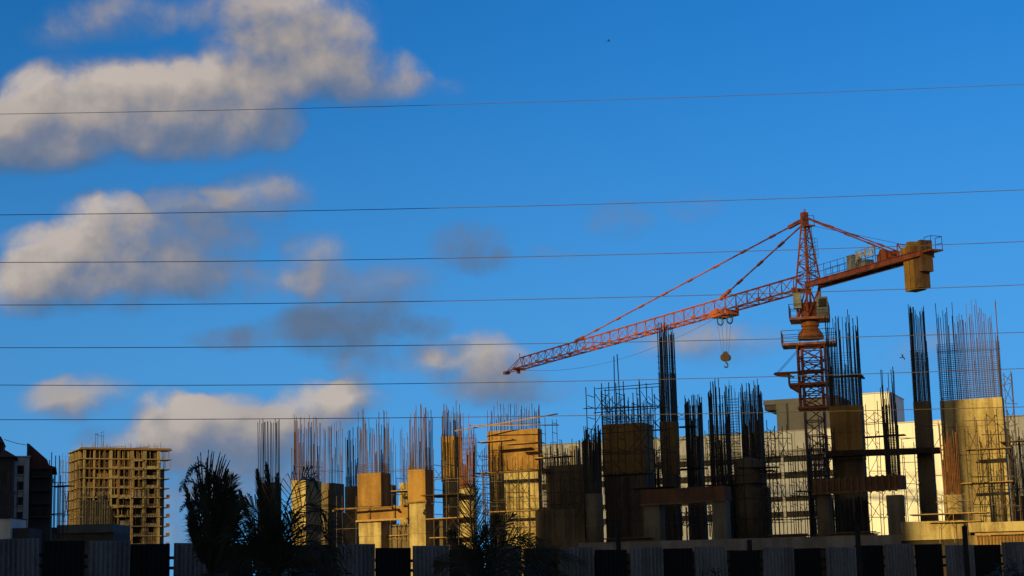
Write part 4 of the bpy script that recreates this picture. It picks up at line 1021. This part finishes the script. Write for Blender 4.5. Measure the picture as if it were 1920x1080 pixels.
for i in range(16):
    a = rnd(0, ft.w - 3); b = rnd(-.3, 3); z = ztop + rnd(.3, 1.0); mb.bar(ft.at(a, b, z), ft.at(a + rnd(1.5, 4), b, z + rnd(-.2, .2)), .06, 4)
mb.build('starter_bars', 'plank', t, kind='stuff')
ft.box('formwork_edge', -1.2, ft.w + 3.0, -.85, -.65, ztop - .3, ztop + .35, 'plank', t)
for (a0, a1, b0, b1) in ((-.2, 4.2, 5.3, 12), (4.25, 7.2, 4.6, 12), (7.25, 9.4, 6.1, 12)):
    mb = MB(); N_ = 9
    for i in range(N_):
        q0 = a0 + (a1 - a0) * i / N_; q1 = a0 + (a1 - a0) * (i + 1) / N_ - .03
        mb.box(ft.at((q0 + q1) / 2, -1.05 + rnd(-.12, .12), ztop - (b0 + b1 + rnd(-.3, .3)) / 2 * FH), (q1 - q0, .03, (b1 - b0) * FH * rnd(.93, 1.05)), -ft.phi)
    mb.build('dark_strips', 'nearblack', t, kind='stuff')  # ragged near-black strips over the lower left front
# hoist frame on its roof
q0 = P(179, 832, 556); q1 = P(190, 832, 556); hz = P(185, 813, 556).z
th = thing('roof_hoist', 'small hoist frame on the roof of the far unfinished tower', 'hoist', (q0 + q1) / 2)
for q in (q0, q1):
    for e in (0, .7): bar('leg', (q.x + e, q.y, ztop), (q.x + e, q.y, hz), .06, 'rebar_dark', th, 4)
bar('beam', (q0.x, q0.y, hz - .3), (q1.x + .7, q1.y, hz - 1.0), .06, 'rebar_dark', th, 4); bar('beam', (q0.x - .3, q0.y, hz), (q0.x + .9, q0.y, hz - .2), .07, 'rebar_dark', th, 4); bar('beam', (q1.x - .3, q1.y, hz + .2), (q1.x + .9, q1.y, hz + .6), .07, 'rebar_dark', th, 4)
scaffold('tall pole scaffold on the left flank of the far unfinished tower', 118, 150, 846, 545, 1010, 6, 3.0, 3.0, R(-27), 'rebar', .07, jit=3.5, brace=.35, rungs=False, ledg=.7)
scaffold('dark pole scaffold hanging over the lower left of the far unfinished tower', 152, 206, 908, 538, 1010, 12, 1.9, 1.0, R(-27), 'rebar_dark', .085, jit=5, brace=.6, rungs=False, ledg=.9)

scaffold('patchy pale pole scaffold across the upper front of the far unfinished tower', 160, 262, 838, 540, 930, 11, 3.0, 1.2, R(-27), 'plank', .065, jit=5, brace=.4, rungs=False, ledg=.5)
# ------------------------------------------------------------------ houses at the left edge
fh = Fr(20, 46, 858, 120, R(-14))
t = thing('white_house', 'shaded white house wall with a column of dark windows at the left edge', 'house', fh.at(fh.w / 2, 2, 0))
hz_ = lambda py: fh.z(py)
fh.box('wall', -.9, fh.w + .32, 0, 6, 0, hz_(857), 'housewall', t)
fh.box('roof_slab', -1.0, fh.w + .4, -.1, 6.1, hz_(857), hz_(855), 'housewall', t)
fh.box('pilaster', fh.w + .0, fh.w + .33, -.12, -.005, 0, hz_(863), 'housewall', t)
for (a, b) in ((873, 889), (903, 919), (932, 947), (960, 984)):
    w = fh.box('window', fh.w * .5, fh.w * .96, -.02, .05, hz_(b), hz_(a), 'glass', t)
    box('sill', fh.at(fh.w * .73, -.1, hz_(b) - .04), (fh.w * .52, .2, .06), -fh.phi, 'housewall', w)
fg = Fr(53, 97, 880, 121, R(-14))
t = thing('maroon_roofed_house', 'dark house with a steep maroon roof slope and slate blue gable edge', 'house', fg.at(fg.w / 2, 2, 0))
hg = lambda py: fg.z(py)
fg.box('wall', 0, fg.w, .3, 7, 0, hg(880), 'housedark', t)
mb = MB(); mb.prism([fg.at(.10, 0, hg(834)), fg.at(fg.w * .80, 0, hg(862)), fg.at(fg.w * .88, 0, hg(872)), fg.at(fg.w + .3, 0, hg(876)), fg.at(fg.w + .3, 0, hg(879)), fg.at(.10, 0, hg(880))], fg.at(0, 6, 0) - fg.at(0, 0, 0)); mb.build('roof', 'teatile', t)
mb = MB(); mb.prism([fg.at(-.12, -.1, 0), fg.at(.08, -.1, 0), fg.at(.08, -.1, hg(833)), fg.at(-.12, -.1, hg(831))], fg.at(0, 6.2, 0) - fg.at(0, 0, 0)); mb.build('gable_wall', 'gable', t)
for py in (893, 918, 943, 968):
    fg.box('balcony_slab', .2, fg.w * .95, -.4, .29, hg(py + 3), hg(py), 'housedark', t)
    w = fg.box('window', fg.w * .15, fg.w * .45, .24, .32, hg(py - 2), hg(py - 14), 'glass', t)
    fg.box('window', fg.w * .6, fg.w * .85, .24, .32, hg(py - 2), hg(py - 14), 'glass', t)
fk = Fr(-14, 16, 856, 117, R(-14))
t = thing('maroon_roofed_house', 'house cut by the left frame edge, small maroon hip roof over dark walls', 'house', fk.at(fk.w / 2, 2, 0))
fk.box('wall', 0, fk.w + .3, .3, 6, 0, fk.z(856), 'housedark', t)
fk.box('turret', .1, fk.w * .62, 1, 4, fk.z(856), fk.z(828), 'housedark', t)
mb = MB()
for (a0, a1, b0, b1, z0, z1, s) in ((-.3, fk.w + .55, -.2, 6.4, fk.z(857), fk.z(842), 1.1), (-.1, fk.w * .68, .6, 4.4, fk.z(828), fk.z(815), .55)):
    k = len(mb.v); base = [fk.at(a0, b0, z0), fk.at(a1, b0, z0), fk.at(a1, b1, z0), fk.at(a0, b1, z0)]; top = [fk.at(a0 + s, b0 + s, z1), fk.at(a1 - s, b0 + s, z1), fk.at(a1 - s, b1 - s, z1), fk.at(a0 + s, b1 - s, z1)]
    mb.v += [tuple(p) for p in base + top]; mb.f += [(k, k + 1, k + 5, k + 4), (k + 1, k + 2, k + 6, k + 5), (k + 2, k + 3, k + 7, k + 6), (k + 3, k, k + 4, k + 7), (k + 4, k + 5, k + 6, k + 7), (k + 3, k + 2, k + 1, k)]
mb.build('roof', 'teatile', t)
for a in (.15, .55): fk.box('window', fk.w * a, fk.w * (a + .25), .24, .32, fk.z(905), fk.z(880), 'glass', t)
o = MB(); o.tube([P(8, 824, 116), P(30, 831, 117.5), P(53, 835, 121)], .02, 4); o = o.build('overhead_wire', 'wire', None); tag(o, 'short thin cable slung between the two maroon roofs', 'wire', None, 'thing')
scaffold('thin bamboo scaffold rising right of the maroon roofed house', 86, 119, 842, 126, 1010, 5, 2.2, 1.0, R(8), 'rebar_dark', .035, jit=3.2, brace=.2, rungs=False, ledg=.35, planks=((912, .4, 1.3, 'plank_dark', 2),))
scaffold('bamboo poles standing before the house at the left frame edge', -4, 24, 872, 114, 1010, 5, 1.6, .8, R(8), 'rebar_dark', .035, jit=2.0, brace=.3, rungs=False)
f = Fr(-10, 52, 992, 100, R(4))
t = thing('site_shed', 'low dark site shed at the left frame edge', 'shed', f.at(f.w / 2, 1, 0)); f.box('wall', 0, f.w * .48, 0, 2.5, 0, f.z(972), 'housewall', t); f.box('wall', f.w * .49, f.w * .97, .3, 2.5, 0, f.z(990), 'housedark', t); f.box('roof', -.1, f.w * .5, -.1, 2.6, f.z(972) + .003, f.z(970), 'housedark', t)
f = Fr(52, 212, 992, 150, R(4))
t = thing('site_shed', 'long low grey roofed shed at the foot of the far tower', 'shed', f.at(f.w / 2, 2, 0)); f.box('wall', 0, f.w, .2, 5, 0, f.z(1000), 'housedark', t); f.box('roof', f.w * .35, f.w * 1.0, -.1, 5.2, f.z(1000) + .003, f.z(984), 'gable', t); f.box('stack', 0, f.w * .34, .1, 4, f.z(1000) + .003, f.z(988), 'nearblack', t)

# ------------------------------------------------------------------ fence of alternating sheets along the road
import itertools
# projective fit: n=1 -> 162, n=8 -> 1178, n=14 -> 1880
def _fit():
    A = [[1, 1, -162], [1, 8, -8 * 1178], [1, 14, -14 * 1880]]; B = [162, 1178, 1880]
    mm = Matrix(A); return mm.inverted() @ Vector(B)
fa_, fb_, fc_ = _fit()
TOPS = [(-200, 1004), (0, 1009), (162, 1014), (326, 1017), (628, 1021), (775, 1024), (1100, 1029), (1240, 1028), (1424, 1026), (1540, 1024), (1658, 1021), (1768, 1020), (1920, 1017), (2200, 1012)]
def ftop(px):
    for (a, b), (c, d) in zip(TOPS, TOPS[1:]):
        if px <= c: return b + (d - b) * (px - a) / (c - a)
    return TOPS[-1][1]
def corrugated(name, m, waves, amp):
    n = waves * 6; v = []; f = []
    for th in (0, 1):
        for z in (0, .5, 1):
            for i in range(n + 1):
                v.append((i / n, amp * math.sin(2 * math.pi * waves * i / n) + th * .004, z))
    w = n + 1
    for th in (0, 1):
        for r_ in range(2):
            for i in range(n):
                a = th * 3 * w + r_ * w + i; q = (a, a + 1, a + w + 1, a + w); f.append(q if th == 0 else q[::-1])
    for i in range(n): f.append((2 * w + i, 2 * w + i + 1, 5 * w + i + 1, 5 * w + i)); f.append((i + 1, i, 3 * w + i, 3 * w + i + 1))
    for e in (0, n):
        for r_ in range(2): a = r_ * w + e; f.append((a, a + w, 3 * w + a + w, 3 * w + a))
    return mesh_from(name, v, f, m, True)
ms_l = corrugated('light_sheet', 'sheet', 9, .032); ms_d = corrugated('dark_sheet', 'sheetdark', 8, .022)
def fpt(n, dpy=0):
    px = (fa_ + fb_ * n) / (1 + fc_ * n); Y = 34 * (1 + fc_ * n); return P(px, ftop(px) + dpy, Y)
mid = fpt(7); tf = thing('sheet_fence', 'corrugated sheet fence of alternating grey and black panels along the bottom', 'fence', (mid.x, mid.y, 0))
for n in range(-2, 18):
    for half in (0, 1):
        a, b = fpt(n + half * .5 + (.0 if half == 0 else .012)), fpt(n + .5 * (half + 1) - (.022 if half else .012))
        dark = half == 1
        dz = rnd(-.045, .03) - (.03 if dark else 0)
        d = b - a; d.z = 0; Lx = d.length; rz = math.atan2(d.y, d.x)
        tilt = rnd(-.018, .018)
        back = Vector((-math.sin(rz), math.cos(rz), 0)) * (.05 if dark else 0)
        mm = Matrix.Translation(Vector((a.x, a.y, 0)) + back) @ Matrix.Rotation(rz, 4, 'Z') @ Matrix.Rotation(tilt, 4, 'Y') @ Matrix.Diagonal((Lx, 1, max(a.z, b.z) + dz, 1))
        place('sheet', ms_d if dark else ms_l, tf, mm)
    e = fpt(n); e2 = fpt(n + 1)
    nrm = (e2 - e).cross(K).normalized() * -.14
    for h in (.5, .30): sqbar('rail', Vector((e.x, e.y, e.z - h * 1.0)) + nrm, Vector((e2.x, e2.y, e2.z - h * 1.0)) + nrm, .05, .06, 'postm', tf)
for px, py in ((1158, 978), (1405, 1012), (1607, 984), (1808, 986)):
    Y = 40.5 if px > 1300 else 39.5
    q = P(px, py, Y); box('post', (q.x, q.y, q.z / 2), (.085, .085, q.z), .3, 'postm', tf)

# ------------------------------------------------------------------ palms in front of the fence
def bez(a, b, c, t): return a * (1 - t) ** 2 + b * (2 * t * (1 - t)) + c * t * t
def frond(parent, p0, p1, p2, leaf, m='frond', n=34, roll=0., droop=.35, start=.12, w=.0135, ang=.9, fall=.0):
    mb = MB(); pts = [bez(p0, p1, p2, i / 14) for i in range(15)]
    mb.tube(pts, [.016 * (1 - .8 * i / 14) + .002 for i in range(15)], 4)
    for i in range(n):
        t = start + (1 - start) * i / (n - 1)
        q = bez(p0, p1, p2, t); tg = (bez(p0, p1, p2, min(1, t + .02)) - bez(p0, p1, p2, max(0, t - .02))).normalized()
        s0 = tg.cross(Vector((0, -1, 0)))
        s0 = s0.normalized() if s0.length > .1 else Vector((1, 0, 0)); nn = s0.cross(tg)
        side = s0 * math.cos(roll) + nn * math.sin(roll)
        L = leaf * (math.sin(math.pi * (.18 + .78 * t)) ** .7) * rnd(.75, 1.1)
        for s in (-1, 1):
            a_ = ang * rnd(.75, 1.2) * (1 - .45 * t)
            dr = (side * s * math.sin(a_) + tg * math.cos(a_) + nn * rnd(-.25, .25)).normalized()
            e = q + dr * L * .55; e2 = q + dr * L + Vector((0, 0, -droop * L * rnd(.5, 1.3)))
            wv = dr.cross(nn).normalized() * (w * rnd(.7, 1.2)); k = len(mb.v)
            mb.v += [tuple(q - wv * .4), tuple(q + wv * .4), tuple(e + wv * .6), tuple(e - wv * .6), tuple(e2)]
            mb.f += [(k, k + 1, k + 2, k + 3), (k + 3, k + 2, k + 4)]
    me = mesh_from('frond', mb.v, mb.f, m); return place('frond', me, parent, Matrix.Identity(4))
def palm(label, bpx, bpy, Y, trunk_r, fronds, dry=0):
    b = P(bpx, bpy, Y)
    t = thing('palm_tree', label, 'palm tree', (b.x, b.y, 0), 'palms in front of the fence')
    mb = MB(); pr = []
    h = b.z; k = 0.
    while k < h: pr += [(trunk_r * (1.12 - .1 * k / h), k), (trunk_r * (1.0 - .1 * k / h), k + .07)]; k += .09
    mb.lathe((b.x, b.y, 0), pr, 14); mb.build('trunk', 'trunk', t)
    for f in fronds:
        (x1, y1), (x2, y2), leaf = f[0], f[1], f[2]; kw = dict(f[3]) if len(f) > 3 else {}
        dY = kw.pop('dy', rnd(-.55, .55)); off = kw.pop('base', (0, 0))
        p0 = P(bpx + off[0] + rnd(-6, 6), bpy + off[1], Y); p1 = P(x1, y1, Y + dY * .5); p2 = P(x2, y2, Y + dY)
        frond(t, p0, p1, p2, leaf * Y / FPX, roll=kw.pop('roll', rnd(-.6, .6)), **kw)
    return t
random.seed(21)
F1 = []
for i in range(9): F1.append(((372 + i * 7 + rnd(-4, 4), 960), (365 + i * 9 + rnd(-5, 5), rnd(885, 930)), rnd(36, 50), dict(n=46, ang=.55, droop=.15, roll=rnd(-1.2, 1.2))))
for i in range(7): F1.append(((360 + rnd(-6, 6), 960 + i * 8), (346 + i * 2.5 + rnd(-4, 4), 910 + i * 14), rnd(26, 38), dict(n=40, ang=.6, droop=.5, roll=rnd(-.8, .8), m='frond_dry' if i % 2 else 'frond')))
for i in range(7): F1.append(((420 + rnd(-6, 6), 950 + i * 10), (440 + rnd(-8, 8), 895 + i * 18), rnd(40, 58), dict(n=40, ang=.8, droop=.12, roll=rnd(-.6, .6))))
for i in range(12):
    a = -.28 + .56 * i / 11
    F1.append(((388 + a * 40, 930), (400 + a * 118 + rnd(-4, 4), 842 + abs(a) * 75 + rnd(-4, 10)), 24, dict(n=14, ang=.16, droop=.0, start=.6, w=.009, dy=rnd(-.2, .2))))
F1 += [((384, 842), (352, 895), 16, dict(n=12, droop=.6, base=(-8, -170))), ((366, 838), (345, 910), 14, dict(n=12, droop=.6, base=(-16, -160))), ((350, 930), (338, 958), 12, dict(n=10, base=(-20, -130))),
       ((350, 880), (338, 920), 18, dict(n=14, base=(-15, -150)))]
palm('tall bundled palm left of the yellow walls, fan of spears on top', 398, 1078, 28.0, .22, F1)
F2 = [((494, 980), (482, 884), 40, dict(ang=.4, droop=.0)), ((508, 970), (500, 872), 42, dict(ang=.4, droop=.0)), ((472, 1000), (450, 922), 40, dict(ang=.45, droop=.05)), ((520, 960), (520, 892), 40, dict(ang=.45, droop=.1)),
      ((536, 868), (590, 898), 74, dict(droop=.95, ang=1.1, roll=.2, n=22)), ((556, 870), (628, 985), 78, dict(droop=.9, ang=1.1, roll=-.2, n=22)), ((566, 915), (650, 1035), 74, dict(droop=.8, ang=1.0, roll=.2, n=22)), 
      ((585, 950), (632, 1075), 70, dict(droop=.6)), ((465, 975), (418, 1015), 66, dict(droop=.6)), ((475, 1000), (422, 1065), 66, dict(droop=.5)), ((490, 935), (456, 945), 62, dict(droop=.7)),
      ((515, 1000), (505, 955), 70), ((535, 1010), (552, 965), 70), ((500, 1010), (470, 980), 70), ((490, 1030), (440, 1035), 66),
      ((510, 1040), (470, 1010), 70), ((545, 1040), (590, 1045), 72), ((530, 1030), (530, 985), 74)]
palm('wide arching palm overlapping the narrow fronted yellow wall', 522, 1082, 27.0, .18, F2)
F3 = [((878, 1000), (884, 912), 56, dict(ang=1.0, droop=-.15, n=44, roll=.1, w=.011)), ((925, 1000), (962, 965), 48, dict(droop=.5)), ((945, 975), (1010, 1022), 50, dict(droop=.6)), ((970, 985), (1062, 1046), 48, dict(droop=.4)),
      ((985, 1015), (1095, 1056), 44, dict(droop=.3)), ((860, 1020), (842, 1000), 42, dict(droop=.4)), ((850, 1040), (818, 1062), 44), ((905, 1005), (932, 968), 46),
      ((935, 1035), (1010, 1050), 50), ((890, 1035), (908, 990), 50), ((960, 1045), (1060, 1080), 46), ((880, 1045), (860, 1030), 48)]
palm('low feathery palm in front of the wide yellow wall', 898, 1086, 29.0, .16, F3)
def bush(label, px, py, Y, w, n):
    c = P(px, py, Y); t = thing('shrub', label, 'shrub', (c.x, c.y, 0), 'shrubs at the foot of the fence')
    mb = MB()
    for i in range(7): a = rnd(0, 6.28); mb.bar((c.x + rnd(-.1, .1), c.y + rnd(-.1, .1), 0), (c.x + w * .6 * math.cos(a), c.y + w * .4 * math.sin(a), c.z - rnd(.05, .5)), .012, 4)
    mb.build('stem', 'trunk', t); mb = MB()
    for i in range(n):
        a, r_ = rnd(0, 6.28), w * math.sqrt(rnd(0, 1)); h = c.z * .55 + (c.z * .45) * rnd(0, 1) * (1 - .6 * (r_ / w) ** 2)
        q = Vector((c.x + r_ * math.cos(a), c.y + .6 * r_ * math.sin(a), h)); d = Vector((rnd(-1, 1), rnd(-1, 1), rnd(-.5, .8))).normalized(); s = d.orthogonal().normalized()
        L = rnd(.10, .2); k = len(mb.v); mb.v += [tuple(q), tuple(q + d * L * .5 + s * .02), tuple(q + d * L), tuple(q + d * L * .5 - s * .02)]; mb.f += [(k, k + 1, k + 2, k + 3)]
    mb.build('foliage', 'shrub', t)
bush('leafy shrub in the bottom right corner by the fence', 1892, 1046, 35, .55, 700)
bush('low leafy shrub under a grey sheet in the middle right', 1335, 1062, 35, .35, 350)
bush('low leafy shrub between the wide palm and the portal', 640, 1052, 30, .45, 450)
bush('broad dark shrub filling the gap between the bundled palm and the wide palm', 470, 1030, 29, .6, 1400)
bush('broad dark shrub under the right side of the wide palm', 585, 1030, 28.5, .6, 1300)
bush('broad dark shrub behind the feathery palm', 930, 1052, 30.5, .8, 1500)
bush('low leafy shrub at the foot of the feathery palm', 990, 1062, 30, .55, 600)
bush('small leafy shrub at the foot of the bundled palm', 455, 1058, 29.5, .45, 500)
